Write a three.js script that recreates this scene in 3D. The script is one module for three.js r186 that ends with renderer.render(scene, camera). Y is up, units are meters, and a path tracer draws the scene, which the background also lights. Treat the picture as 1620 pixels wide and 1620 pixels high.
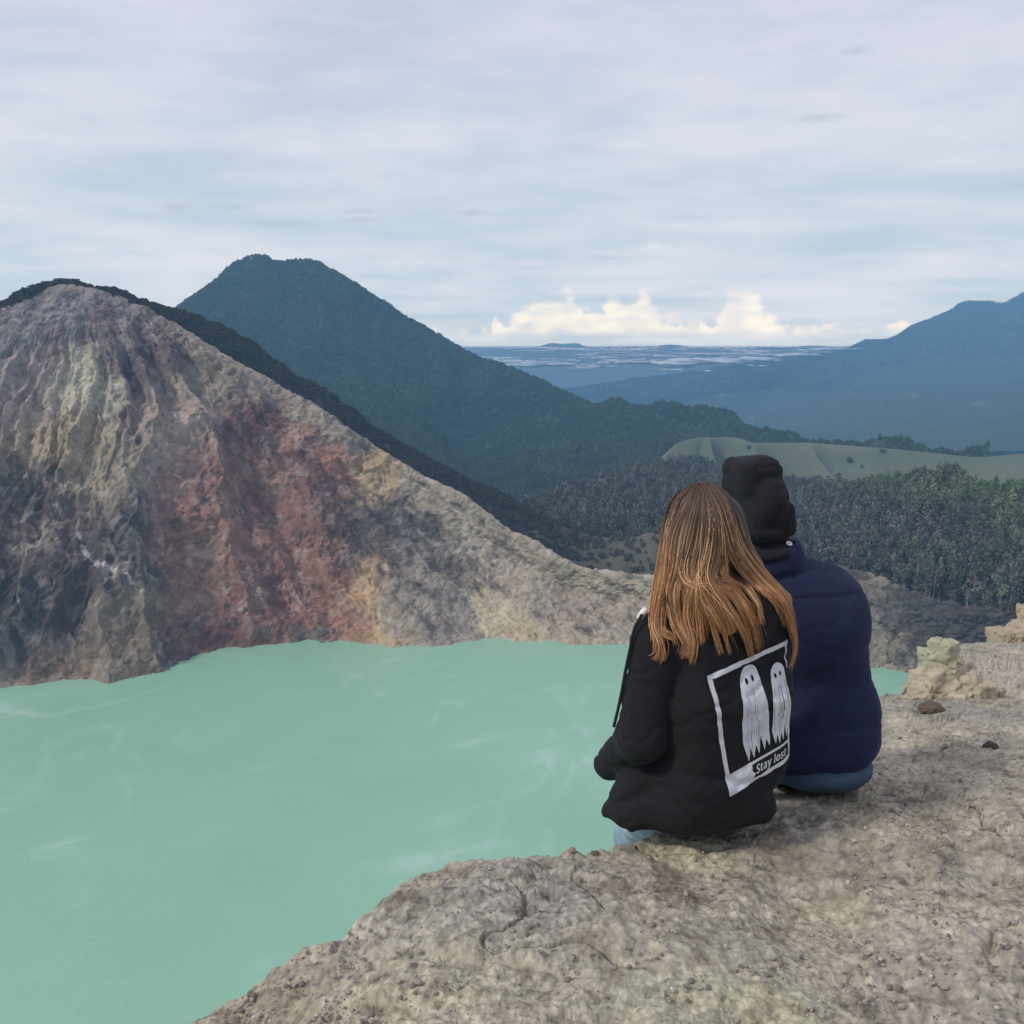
import * as THREE from 'three';
import { mergeGeometries } from 'three/addons/utils/BufferGeometryUtils.js';

const HAZE_K = 2.0e-4;
// ---------------------------------------------------------------- camera, sky, sun, exposure
const scene = new THREE.Scene();
const EYE = new THREE.Vector3(0, 1.2, 0), PITCH = THREE.MathUtils.degToRad(-9.16), FOCAL = 1625, MID = 810;
const camera = new THREE.PerspectiveCamera(2 * THREE.MathUtils.radToDeg(Math.atan(MID / FOCAL)), 1, 0.1, 60000);
camera.position.copy(EYE);
camera.rotation.x = PITCH;
const renderer = new THREE.WebGLRenderer({ antialias: true });
renderer.toneMapping = THREE.LinearToneMapping;
renderer.toneMappingExposure = 1.0;
renderer.shadowMap.enabled = true;
const sun = new THREE.DirectionalLight(new THREE.Color().setRGB(1, 0.93, 0.84), 2.3);
const SUN_DIR = new THREE.Vector3(-0.62, 0.6, 0.34).normalize();
sun.position.copy(SUN_DIR).multiplyScalar(60);
sun.castShadow = true;
sun.shadow.radius = 14;
Object.assign(sun.shadow.camera, { left: -8, right: 8, top: 8, bottom: -8, near: 1, far: 160 });
scene.add(sun, sun.target);
scene.fog = new THREE.FogExp2(new THREE.Color().setRGB(0.29, 0.63, 1.0), HAZE_K);

// ---------------------------------------------------------------- noise
function rng(seed) {
  let s = seed >>> 0;
  return () => { s = (s + 0x6d2b79f5) >>> 0; let t = s; t = Math.imul(t ^ (t >>> 15), t | 1); t ^= t + Math.imul(t ^ (t >>> 7), t | 61); return ((t ^ (t >>> 14)) >>> 0) / 4294967296; };
}
const PERM = new Uint8Array(512), GX = new Float32Array(256), GY = new Float32Array(256), GZ = new Float32Array(256);
{
  const r = rng(7), p = [...Array(256).keys()];
  for (let i = 255; i > 0; i--) { const j = Math.floor(r() * (i + 1)); [p[i], p[j]] = [p[j], p[i]]; }
  for (let i = 0; i < 512; i++) PERM[i] = p[i & 255];
  for (let i = 0; i < 256; i++) { const z = r() * 2 - 1, a = r() * 6.2832, s = Math.sqrt(1 - z * z); GX[i] = s * Math.cos(a); GY[i] = s * Math.sin(a); GZ[i] = z; }
}
function noise(x, y, z) {
  const fx = Math.floor(x), fy = Math.floor(y), fz = Math.floor(z), X = fx & 255, Y = fy & 255, Z = fz & 255;
  x -= fx; y -= fy; z -= fz;
  const u = x * x * x * (x * (x * 6 - 15) + 10), v = y * y * y * (y * (y * 6 - 15) + 10), w = z * z * z * (z * (z * 6 - 15) + 10);
  const A = PERM[X] + Y, B = PERM[X + 1] + Y, AA = PERM[A & 255] + Z, AB = PERM[(A + 1) & 255] + Z, BA = PERM[B & 255] + Z, BB = PERM[(B + 1) & 255] + Z;
  const g = (h, a, b, c) => { const i = PERM[h & 255]; return GX[i] * a + GY[i] * b + GZ[i] * c; };
  const l = (t, a, b) => a + t * (b - a);
  return 1.55 * l(w, l(v, l(u, g(AA, x, y, z), g(BA, x - 1, y, z)), l(u, g(AB, x, y - 1, z), g(BB, x - 1, y - 1, z))),
    l(v, l(u, g(AA + 1, x, y, z - 1), g(BA + 1, x - 1, y, z - 1)), l(u, g(AB + 1, x, y - 1, z - 1), g(BB + 1, x - 1, y - 1, z - 1))));
}
function fbm(x, y, z, n, gain = 0.5) { let s = 0, a = 1, t = 0; for (let i = 0; i < n; i++) { s += a * noise(x, y, z); t += a; a *= gain; x = x * 2.03 + 17.1; y = y * 2.03 + 5.3; z = z * 2.03 + 9.7; } return s / t; }
function ridged(x, y, z, n, gain = 0.5) { let s = 0, a = 1, t = 0; for (let i = 0; i < n; i++) { const r = 1 - Math.abs(noise(x, y, z)); s += a * r * r; t += a; a *= gain; x = x * 2.07 + 11.3; y = y * 2.07 + 3.9; z = z * 2.07 + 7.7; } return s / t; }
// distance to the nearest joint between irregular blocks: 0 in the joint, about 1 inside a block
const HX = new Float32Array(512), HY = new Float32Array(512), HZ = new Float32Array(512);
{ const r = rng(99); for (let i = 0; i < 512; i++) { HX[i] = r(); HY[i] = r(); HZ[i] = r(); } }
let blockTone = 0;
function blocks(x, y, z) {
  const fx = Math.floor(x), fy = Math.floor(y), fz = Math.floor(z); let a = 9, b = 9;
  for (let k = -1; k < 2; k++) for (let j = -1; j < 2; j++) for (let i = -1; i < 2; i++) {
    const h = PERM[(PERM[(PERM[(fx + i) & 255] + fy + j) & 255] + fz + k) & 255], dx = fx + i + HX[h] - x, dy = fy + j + HY[h] - y, dz = fz + k + HZ[h] - z, d = dx * dx + dy * dy + dz * dz;
    if (d < a) { b = a; a = d; blockTone = HX[h + 200]; } else if (d < b) b = d;
  }
  return Math.sqrt(b) - Math.sqrt(a);
}
const { clamp, smoothstep, lerp } = THREE.MathUtils;
const lin = (r, g, b) => { const c = new THREE.Color().setRGB(r / 255, g / 255, b / 255, THREE.SRGBColorSpace); return [c.r, c.g, c.b]; };
const mix3 = (a, b, t) => [a[0] + (b[0] - a[0]) * t, a[1] + (b[1] - a[1]) * t, a[2] + (b[2] - a[2]) * t];

// ---------------------------------------------------------------- surveying: a bearing and a distance give a place
const CP = Math.cos(PITCH), SP = Math.sin(PITCH);
function bearing(px, py) { const a = (px - MID) / FOCAL, b = (MID - py) / FOCAL; return [a, b * CP + SP, b * SP - CP]; }
function atRange(px, py, r) { const d = bearing(px, py), k = r / Math.hypot(d[0], d[2]); return new THREE.Vector3(d[0] * k, EYE.y + d[1] * k, d[2] * k); }
function atHeight(px, py, h) { const d = bearing(px, py), k = (h - EYE.y) / d[1]; return new THREE.Vector3(d[0] * k, h, d[2] * k); }
function atDepth(px, py, z) { const d = bearing(px, py), k = z / -d[2]; return new THREE.Vector3(d[0] * k, EYE.y + d[1] * k, -z); }

const SKY_GAIN = [1.02, 1.02, 1.02], HAZE = [0.135, 0.265, 0.46];
// ---------------------------------------------------------------- sky: high thin cloud in bands, small cumulus low over the far plain
{
  const W = 4096, H = 2048, data = new Float32Array(W * H * 4);
  const heaps = [[-0.6, 1.24, 1.55], [0.6, 1.38, 2.30], [1.9, 1.66, 2.90], [3.1, 1.24, 3.25], [4.3, 1.38, 2.35], [5.7, 1.38, 2.85], [7.0, 1.51, 3.05], [8.4, 1.66, 1.75], [10.2, 1.38, 1.65], [11.9, 1.10, 2.95], [12.6, 1.24, 3.45], [13.6, 1.24, 2.35], [15, 1.66, 1.45], [17.5, 2.21, 1.30], [20.3, 0.96, 1.55], [-4, 2.76, 1.15]];
  const rh = rng(5);
  for (let a = 30; a < 352; a += 1.2 + rh() * 2.2) if (noise(a * 0.05, 3, 8) > 0.05) heaps.push([a > 180 ? a - 360 : a, 0.8 + rh() * 0.8, 1.3 + rh() * 2]);
  const flecks = [[-14.6, 7.14, 1.0, 0.1], [-12.4, 6.39, 2.4, 0.12], [-8.2, 7.09, 0.9, 0.1], [-8.0, 6.69, 1.1, 0.09], [-2.2, 7.09, 0.75, 0.1], [15.9, 11.39, 1.4, 0.16], [17.6, 14.39, 0.8, 0.14], [-17.6, 6.99, 0.8, 0.2], [5.2, 4.69, 1.5, 0.06]];
  for (let k = 0; k < 60; k++) flecks.push([25 + rh() * 310, 5 + rh() * 9, 0.7 + rh() * 2, 0.08 + rh() * 0.08]);
  for (const f of flecks) if (f[0] > 180) f[0] -= 360;
  for (let row = 0; row < H; row++) {
    const up = ((row + 0.5) / H - 0.5) * Math.PI, y = Math.sin(up), c = Math.cos(up), e = up * 180 / Math.PI;
    for (let col = 0; col < W; col++) {
      const round = ((col + 0.5) / W - 0.5) * 2 * Math.PI, x = Math.cos(round) * c, z = Math.sin(round) * c, o = (row * W + col) * 4;
      let r, g, b;
      if (e < -1.5) { r = 0.42; g = 0.5; b = 0.56; } else {
        const az = Math.atan2(x, -z) * 180 / Math.PI, k = 1 / (Math.max(y, 0) + 0.07);
        const X = x * k, Z = z * k;
        const veil = fbm(X * 0.55 + 3, Z * 0.95, 1.7, 5, 0.55), bands = e < 45 ? fbm(x * 5.5 + veil * 0.3, e * 0.42, z * 5.5, 4, 0.5) : fbm(X * 2, Z * 2, 4, 4);
        const fine = e < 60 ? fbm(x * 16 + veil, e * 1.1, z * 16, 4, 0.6) : 0;
        let t = clamp(0.52 + 0.85 * veil + 0.6 * bands + 0.28 * fine, 0, 1);
        t = t * t * (3 - 2 * t);
        const low = (1 - smoothstep(e, 1, 13));
        const gap = [0.515 - 0.02 * low, 0.605, 0.73 - 0.02 * low], white = [0.695, 0.73, 0.805];
        const pink = clamp(0.5 + 1.2 * fbm(X * 0.3 + 8, Z * 0.3, 5.5, 3), 0, 1);
        r = lerp(gap[0], white[0] + 0.015 * pink, t); g = lerp(gap[1], white[1] - 0.012 * pink, t); b = lerp(gap[2], white[2], t);
        const high = smoothstep(e, 7, 22);
        r *= 1 - 0.07 * high; g *= 1 - 0.1 * high; b *= 1 - 0.02 * high;
        if (e > 4 && e < 15) for (const f of flecks) {
          const dx = (az - f[0]) / f[2], dy = (e - f[1] - 0.05 * noise(az * 2, 1, f[0])) / f[3];
          if (Math.abs(dx) > 1.4 || Math.abs(dy) > 3) continue;
          const m = Math.exp(-dx * dx * 1.6 - dy * dy) * clamp(0.75 + 0.9 * fbm(az * 1.6, e * 5, f[0], 3), 0, 1);
          r = lerp(r, 0.47, m * 0.9); g = lerp(g, 0.515, m * 0.9); b = lerp(b, 0.62, m * 0.9);
        }
        if (e < 6) {
          let top = 0, soft = 0;
          for (const q of heaps) { const dx = (az - q[0]) / q[1]; if (Math.abs(dx) < 2.2) top = Math.max(top, q[2] * Math.exp(-dx * dx * 0.9)); }
          const n = fbm(az * 0.9, e * 1.3, 2.2, 6, 0.55), n2 = fbm(az * 0.7 + 4, e * 1.9 + 5, 7.2, 5, 0.55), bil = ridged(az * 0.75 + 0.4 * n, e * 1.0 + 0.4 * n2, 6.1, 4, 0.55) - 0.62;
          const base = 0.75 + 0.12 * noise(az * 0.3, 3, 1);
          const d = smoothstep(top * 0.92 + bil * 1.5 + n * 0.9 - e, -0.06, 0.5) * smoothstep(e, base - 0.35, base + 0.3);
          const puff = clamp(0.55 + 1.1 * n2 + 0.12 * e, 0, 1);
          soft = d * clamp(0.9 - 0.16 * e + 0.5 * n2, 0.1, 1);
          r = lerp(r, 0.8 + 0.32 * puff, soft); g = lerp(g, 0.75 + 0.24 * puff, soft); b = lerp(b, 0.75 + 0.08 * puff, soft);
          const streak = smoothstep(fbm(az * 0.35 + 9, e * 4, 3.1, 4), 0.0, 0.5) * (1 - smoothstep(e, 0.6, 1.7)) * smoothstep(e, -0.4, 0.3);
          r = lerp(r, 0.86, streak * 0.6); g = lerp(g, 0.83, streak * 0.6); b = lerp(b, 0.83, streak * 0.6);
          const wx = (az - 7.6) / 0.75, wy = (e - 5.3) / 0.16; // kept inside the general field
          if (Math.abs(wx) < 1.5 && Math.abs(wy) < 3) { const m = Math.exp(-wx * wx * 2 - wy * wy); r = lerp(r, 0.86, m * 0.6); g = lerp(g, 0.86, m * 0.6); b = lerp(b, 0.9, m * 0.6); }
        }
      }
      // the low sky is brighter than it looks from here, for the haze of the plain lies in front of it all round
      const veilT = Math.exp(-HAZE_K * Math.min(13420 / Math.max(Math.abs(x), Math.abs(z), 1e-3), 471 / Math.max(y, 1e-3)));
      if (e > -2) { r = Math.max(0.1, (r - HAZE[0] * (1 - veilT)) / veilT); g = Math.max(0.1, (g - HAZE[1] * (1 - veilT)) / veilT); b = Math.max(0.1, (b - HAZE[2] * (1 - veilT)) / veilT); }
      data[o] = r * SKY_GAIN[0]; data[o + 1] = g * SKY_GAIN[1]; data[o + 2] = b * SKY_GAIN[2]; data[o + 3] = 1;
    }
  }
  const sky = new THREE.DataTexture(data, W, H, THREE.RGBAFormat, THREE.FloatType);
  sky.mapping = THREE.EquirectangularReflectionMapping;
  sky.magFilter = THREE.LinearFilter;
  sky.needsUpdate = true;
  scene.background = sky;
  scene.environment = sky;
}

// ---------------------------------------------------------------- tools for the scene graph
const names = {};
function numbered(n) { const k = names[n] = (names[n] ?? -1) + 1; return k ? `${n}_${String(k).padStart(3, '0')}` : n; }
function tag(o, label, category, { group, kind } = {}) { Object.assign(o.userData, { label, category }); if (group) o.userData.group = group; if (kind) o.userData.kind = kind; return o; }
function place(o, name, label, category, more) { o.name = numbered(name); o.castShadow = o.receiveShadow = true; scene.add(o); return tag(o, label, category, more); }
function part(name, geometry, material, parent) { const m = new THREE.Mesh(geometry, material); m.name = name; m.castShadow = m.receiveShadow = true; parent.add(m); return m; }
const matte = (o = {}) => new THREE.MeshStandardMaterial({ vertexColors: true, roughness: 0.95, ...o });

// monotone cubic through control points [x, ...values]
function curve(pts) {
  const n = pts.length, dims = pts[0].length - 1, h = [], m = [];
  for (let i = 0; i < n - 1; i++) h.push(pts[i + 1][0] - pts[i][0]);
  for (let d = 1; d <= dims; d++) {
    const s = h.map((w, i) => (pts[i + 1][d] - pts[i][d]) / w), t = [s[0]];
    for (let i = 1; i < n - 1; i++) t.push(s[i - 1] * s[i] <= 0 ? 0 : (2 * s[i - 1] * s[i]) / (s[i - 1] + s[i]));
    t.push(s[n - 2]); m.push(t);
  }
  return (x) => {
    x = clamp(x, pts[0][0], pts[n - 1][0]);
    let i = 0; while (i < n - 2 && x > pts[i + 1][0]) i++;
    const t = (x - pts[i][0]) / h[i], t2 = t * t, t3 = t2 * t, out = [];
    for (let d = 1; d <= dims; d++) out.push((2 * t3 - 3 * t2 + 1) * pts[i][d] + (t3 - 2 * t2 + t) * h[i] * m[d - 1][i] + (-2 * t3 + 3 * t2) * pts[i + 1][d] + (t3 - t2) * h[i] * m[d - 1][i + 1]);
    return out;
  };
}
// A piece of land: rows of surveyed points, back to front, joined by a fine grid; shape(p, n, u, v) raises it, paint(p, n, slope, u, v) gives its colour.
function land({ from, to, columns, rows, shape, paint, uvScale, stains = [] }) {
  const C = columns + 1, count = rows.slice(1).reduce((s, r) => s + r.n, 0) + 1, base = new Float32Array(C * count * 3), UV = [];
  for (let i = 0; i < C; i++) {
    const px = from + (to - from) * i / columns, k = rows.map((r) => r.at(px));
    let j = 0;
    for (let s = 0; s < rows.length - 1; s++) {
      const a = k[Math.max(0, s - 1)], b = k[s], c = k[s + 1], d = k[Math.min(rows.length - 1, s + 2)], n = rows[s + 1].n, tight = rows[s + 1].tension ?? 0.35;
      for (let q = 0; q < n + (s === rows.length - 2 ? 1 : 0); q++, j++) {
        const t = q / n, t2 = t * t, t3 = t2 * t, o = (j * C + i) * 3;
        for (const [e, ax] of [[0, 'x'], [1, 'y'], [2, 'z']]) {
          const m0 = (c[ax] - a[ax]) * tight, m1 = (d[ax] - b[ax]) * tight;
          base[o + e] = (2 * t3 - 3 * t2 + 1) * b[ax] + (t3 - 2 * t2 + t) * m0 + (-2 * t3 + 3 * t2) * c[ax] + (t3 - t2) * m1;
        }
        UV[j] = s + t;
      }
    }
  }
  for (const t of stains) { // each stain sits where its bearing meets the slope
    let best = 1e9; const i = clamp(Math.round((t.at[0] - from) / (to - from) * columns), 0, columns), d = new THREE.Vector3();
    for (let j = 0; j < count; j++) {
      if (UV[j] < 1 && rows.length > 3) continue;
      d.fromArray(base, (j * C + i) * 3).sub(EYE);
      const py = MID - FOCAL * (d.y * CP + d.z * SP) / (-d.z * CP + d.y * SP);
      if (Math.abs(py - t.at[1]) < best) { best = Math.abs(py - t.at[1]); t.p.copy(d).add(EYE); }
    }
  }
  const pos = base.slice(), p = new THREE.Vector3(), nr = new THREE.Vector3(), e1 = new THREE.Vector3(), e2 = new THREE.Vector3();
  const get = (arr, i, j, v) => v.fromArray(arr, (clamp(j, 0, count - 1) * C + clamp(i, 0, columns)) * 3);
  const tmp = new THREE.Vector3();
  const normalAt = (arr, i, j, out) => { get(arr, i + 1, j, e1).sub(get(arr, i - 1, j, tmp)); get(arr, i, j + 1, e2).sub(get(arr, i, j - 1, tmp)); out.crossVectors(e2, e1).normalize(); return out; };
  if (shape) for (let j = 0; j < count; j++) for (let i = 0; i < C; i++) {
    get(base, i, j, p); normalAt(base, i, j, nr);
    const h = shape(p, nr, UV[j], from + (to - from) * i / columns);
    pos[(j * C + i) * 3] += nr.x * h; pos[(j * C + i) * 3 + 1] += nr.y * h; pos[(j * C + i) * 3 + 2] += nr.z * h;
  }
  const col = new Float32Array(C * count * 3), index = new Uint32Array(columns * (count - 1) * 6), uv = uvScale ? new Float32Array(C * count * 2) : null;
  for (let j = 0; j < count; j++) for (let i = 0; i < C; i++) {
    get(pos, i, j, p); normalAt(pos, i, j, nr);
    const o = (j * C + i) * 3;
    let cav = 0;
    if (j > 1 && j < count - 2 && i > 1 && i < columns - 1) { get(pos, i - 2, j, e1).add(get(pos, i + 2, j, tmp)).add(get(pos, i, j - 2, tmp)).add(get(pos, i, j + 2, tmp)).multiplyScalar(0.25).sub(p); cav = e1.dot(nr); }
    get(base, i, j, e2);
    const c = paint(p, nr, e2, UV[j], from + (to - from) * i / columns, cav);
    col[o] = c[0]; col[o + 1] = c[1]; col[o + 2] = c[2];
    if (uv) { uv[(j * C + i) * 2] = p.x / uvScale; uv[(j * C + i) * 2 + 1] = (p.z + p.y * 0.7) / uvScale; }
  }
  let q = 0;
  for (let j = 0; j < count - 1; j++) for (let i = 0; i < columns; i++) { const a = j * C + i, b = a + 1, c = a + C, d = c + 1; index.set([a, c, b, b, c, d], q); q += 6; }
  const g = new THREE.BufferGeometry();
  g.setAttribute('position', new THREE.BufferAttribute(pos, 3));
  g.setAttribute('color', new THREE.BufferAttribute(col, 3));
  if (uv) g.setAttribute('uv', new THREE.BufferAttribute(uv, 2));
  g.setIndex(new THREE.BufferAttribute(index, 1));
  g.computeVertexNormals();
  g.userData = { C, count, columns, from, to, UV, pos };
  return g;
}
const survey = (pts) => { const c = curve(pts); return (px) => { const [py, r] = c(px); return atRange(px, py, r); }; };
const LAKE = EYE.y - 180;
const shoreline = (pts, level = LAKE) => { const c = curve(pts); return (px) => atHeight(px, c(px)[0], level); };
const between = (a, b, t, up = 0, out = 0) => (px) => { const p = a(px), q = b(px), m = p.clone().lerp(q, t); m.y += up; const r = Math.hypot(m.x, m.z); m.x *= (r + out) / r; m.z *= (r + out) / r; return m; };
const below = (a, dy, dr) => (px) => { const p = a(px), r = Math.hypot(p.x, p.z); return new THREE.Vector3(p.x * (r + dr) / r, p.y + dy, p.z * (r + dr) / r); };
// mineral stains: soft patches, each with its own place, size and colour
const stain = (px, py, r, size, color, strength = 1, stretch = 1, lean = 0) => ({ at: [px, py], p: atRange(px, py, r), s: size * 0.62, c: lin(...color), k: strength, stretch, lean });
function stained(c, p, list, wobble) {
  for (const t of list) {
    const dx = p.x - t.p.x, dz = p.z - t.p.z, dy = p.y - t.p.y, u = dx - dz * 0.15 + wobble * 22, v = (dy + t.lean * u) / t.stretch + wobble * 18;
    const d = (u * u + v * v) / (t.s * t.s);
    if (d < 3.2) c = mix3(c, t.c, t.k * (1 - smoothstep(d, 0.5, 1.9)));
  }
  return c;
}

// ---------------------------------------------------------------- far plain, distant hills, valley cloud
{
  const g = new THREE.CircleGeometry(12200, 96).rotateX(-Math.PI / 2).translate(0, -452, 0), n = g.attributes.position.count, c = new Float32Array(n * 3).fill(0.2);
  for (let i = 0; i < n; i++) { c[i * 3 + 1] = 0.26; c[i * 3 + 2] = 0.24; }
  g.setAttribute('color', new THREE.BufferAttribute(c, 3));
  place(new THREE.Mesh(g, matte()), 'ground', 'wide hazy blue plain far below, between the two mountains', 'ground', { kind: 'structure' });
}
{
  const crest = survey([[500, 575, 11000], [620, 566, 11000], [700, 560, 11000], [760, 557, 11000], [790, 553, 11000], [830, 553, 11000], [855, 547, 11000], [872, 543, 11000], [890, 544, 11000], [908, 543, 11000], [930, 549, 11000], [960, 553, 11000], [1000, 551, 11000], [1040, 547, 11000], [1062, 545, 11000], [1085, 548, 11000], [1110, 553, 11000], [1160, 551, 11000], [1200, 548, 11000], [1240, 550, 11000], [1290, 547, 11000], [1340, 551, 11000], [1400, 552, 11000], [1700, 553, 11000]]);
  const foot = (px) => { const p = atRange(px, 575, 9300); p.y = -470; return p; };
  const g = land({ from: 500, to: 1700, columns: 500, rows: [{ at: below(crest, -230, 1000) }, { at: crest, n: 8 }, { at: foot, n: 50 }],
    shape: (p, n, u) => (ridged(p.x / 900, p.y / 500, p.z / 900, 5) - 0.6) * 60 * smoothstep(u, 1.02, 1.4) + fbm(p.x / 260, 0, p.z / 260, 4) * 14,
    paint: (p) => { const t = 0.5 + 0.5 * fbm(p.x / 500, p.y / 90, p.z / 500, 4); return [0.16 + 0.14 * t, 0.2 + 0.14 * t, 0.19 + 0.12 * t]; } });
  place(new THREE.Mesh(g, matte()), 'distant_hills', 'low pale blue hills on the horizon beneath the white cumulus', 'hills', { kind: 'structure' });
}
{
  const r = rng(31), parts = [];
  const bank = (px, py, w, h, dist) => {
    const p = atRange(px, py, dist), m = dist / FOCAL;
    const n = Math.max(3, Math.round(w / (h * 3)));
    for (let k = 0; k < n; k++) {
      const f = (k + r()) / n - 0.5, s = (1 - 1.6 * Math.abs(f) ** 1.5) * (0.6 + 0.7 * r());
      const g = new THREE.SphereGeometry(1, 18, 10), a = g.attributes.position, seed = r() * 90;
      for (let i = 0; i < a.count; i++) { const q = 1 + 0.55 * fbm(a.getX(i) * 2.8 + seed, a.getY(i) * 2.4, a.getZ(i) * 2.4, 3); a.setXYZ(i, a.getX(i) * q, a.getY(i) * q, a.getZ(i) * q); }
      g.computeVertexNormals();
      g.scale(h * 4.2 * m * s, h * 0.62 * m * s, h * 4 * m * s);
      parts.push(g.translate(p.x + f * w * m, p.y + (r() - 0.5) * h * 0.4 * m, p.z + (r() - 0.5) * 300));
    }
  };
  bank(850, 577, 110, 6, 5600); bank(945, 566, 60, 3, 5700); bank(1010, 573, 130, 6, 5500); bank(1085, 573, 190, 8, 5500); bank(1165, 571, 150, 7, 5600);
  bank(1240, 562, 130, 5, 5800); bank(1010, 562, 80, 3, 5600); bank(800, 572, 90, 4, 5800); bank(1110, 560, 110, 3, 5900); bank(760, 566, 120, 4, 6000);
  bank(900, 552, 70, 2.2, 6100); bank(1005, 549, 90, 2, 6200); bank(1130, 551, 120, 2.4, 6200); bank(1230, 550, 100, 2, 6200); bank(820, 551, 60, 2, 6200); bank(1295, 552, 70, 2.2, 6200); bank(950, 580, 60, 2, 5400); bank(900, 570, 50, 2, 5700); bank(1180, 578, 60, 2, 5500);
  for (let k = 0; k < 46; k++) { const y = 549 + 46 * r() * r(), a = 775 + (y - 560) * 3, b = 1330 - (y - 553) * 6.5, x = lerp(a, b, r()); bank(x, y, 20 + 70 * r(), 1.1 + 1.4 * r(), 5300 + 700 * r()); }
  place(new THREE.Mesh(mergeGeometries(parts), new THREE.MeshStandardMaterial({ color: new THREE.Color().setRGB(0.85, 0.86, 0.88), roughness: 1 })), 'valley_cloud', 'thin white strips of cloud lying over the distant plain', 'cloud', { kind: 'stuff' });
}

// ---------------------------------------------------------------- the big mountains
const woodPaint = (dark, pale, sx = 1) => (p) => { const t = clamp(0.5 + 0.55 * fbm(p.x / (160 * sx), p.y / (110 * sx), p.z / (160 * sx), 5), 0, 1); return mix3(dark, pale, t); };
let rightMountain, nearMountain, grassHills, woodSlope, outerFlank, woodCrest;
{
  const crest = survey([[800, 628, 7600], [930, 613, 7800], [1000, 607, 7900], [1100, 593, 8000], [1200, 579, 8000], [1300, 564, 8000], [1340, 556, 8000], [1375, 543, 8000], [1402, 541, 8000], [1440, 520, 8000], [1500, 494, 8000], [1528, 479, 8000], [1560, 478, 8000], [1580, 481, 8000], [1620, 464, 8000], [1720, 440, 8000], [1900, 452, 8000]]);
  const foot = survey([[800, 655, 4300], [950, 662, 4200], [1100, 680, 4000], [1300, 716, 3300], [1620, 735, 2900], [1900, 745, 2800]]);
  const spur = survey([[800, 640, 6400], [1000, 632, 6300], [1100, 625, 6200], [1200, 606, 6300], [1320, 585, 6500], [1450, 568, 6600], [1620, 560, 6600], [1900, 560, 6600]]);
  rightMountain = land({ from: 800, to: 1900, columns: 520, rows: [{ at: below(crest, -500, 1800) }, { at: crest, n: 10 }, { at: spur, n: 70, tension: 0.3 }, { at: foot, n: 90 }],
    shape: (p, n, u) => (ridged(p.x / 800 + 0.2 * noise(p.x / 300, p.y / 300, 1), p.y / 1500, p.z / 1500, 4) - 0.6) * 170 * smoothstep(u, 1.0, 1.5) + fbm(p.x / 90, p.y / 90, p.z / 90, 4) * 16,
    paint: (p) => { const c = woodPaint([0.035, 0.05, 0.028], [0.06, 0.082, 0.042], 2)(p); return p.y < -190 && fbm(p.x / 160, p.z / 160, 3, 4) > 0.36 ? mix3(c, [0.2, 0.2, 0.16], 0.6) : c; } });
  place(new THREE.Mesh(rightMountain, matte()), 'mountain', 'long blue hazy mountain rising out of the right edge', 'mountain', { kind: 'structure' });
}
{
  const crest = survey([[60, 644, 2508], [200, 549, 2546], [270, 497, 2584], [300, 478, 2584], [330, 456, 2584], [370, 425, 2584], [395, 412, 2584], [415, 409, 2584], [438, 419, 2584], [480, 415, 2584], [520, 431, 2569], [560, 453, 2546], [620, 493, 2508], [680, 529, 2470], [740, 563, 2432], [800, 590, 2356], [880, 621, 2280], [950, 652, 2204], [1000, 660, 2128], [1060, 658, 2052], [1120, 671, 1976], [1200, 691, 1900], [1290, 712, 1786], [1420, 725, 1748], [1560, 741, 1748]]);
  const mid = survey([[60, 760, 1980], [300, 640, 2010], [500, 600, 2010], [700, 672, 1900], [850, 712, 1800], [1000, 690, 1850], [1100, 686, 1850], [1300, 712, 1720], [1560, 735, 1700]]);
  const foot = survey([[60, 900, 1170], [300, 860, 1170], [600, 850, 1080], [800, 862, 1030], [950, 850, 1020], [1030, 790, 1250], [1100, 740, 1560], [1300, 745, 1600], [1560, 760, 1600]]);
  nearMountain = land({ from: 60, to: 1560, columns: 480, rows: [{ at: below(crest, -350, 700) }, { at: crest, n: 12 }, { at: mid, n: 80, tension: 0.3 }, { at: foot, n: 90 }],
    shape: (p, n, u) => (ridged((p.x + p.y * 0.5) / 330 + 0.25 * noise(p.x / 200, p.y / 200, 1), p.y / 900, p.z / 800, 4) - 0.6) * 85 * smoothstep(u, 1.0, 1.4) * (1 - smoothstep(u, 2.4, 3)) + fbm(p.x / 45, p.y / 45, p.z / 45, 4) * 9 * smoothstep(u, 0.9, 1.05),
    paint: woodPaint([0.02, 0.032, 0.014], [0.055, 0.085, 0.03]) });
  place(new THREE.Mesh(nearMountain, matte()), 'mountain', 'dark forested cone-shaped mountain behind the crater wall', 'mountain', { kind: 'structure' });
}
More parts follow.
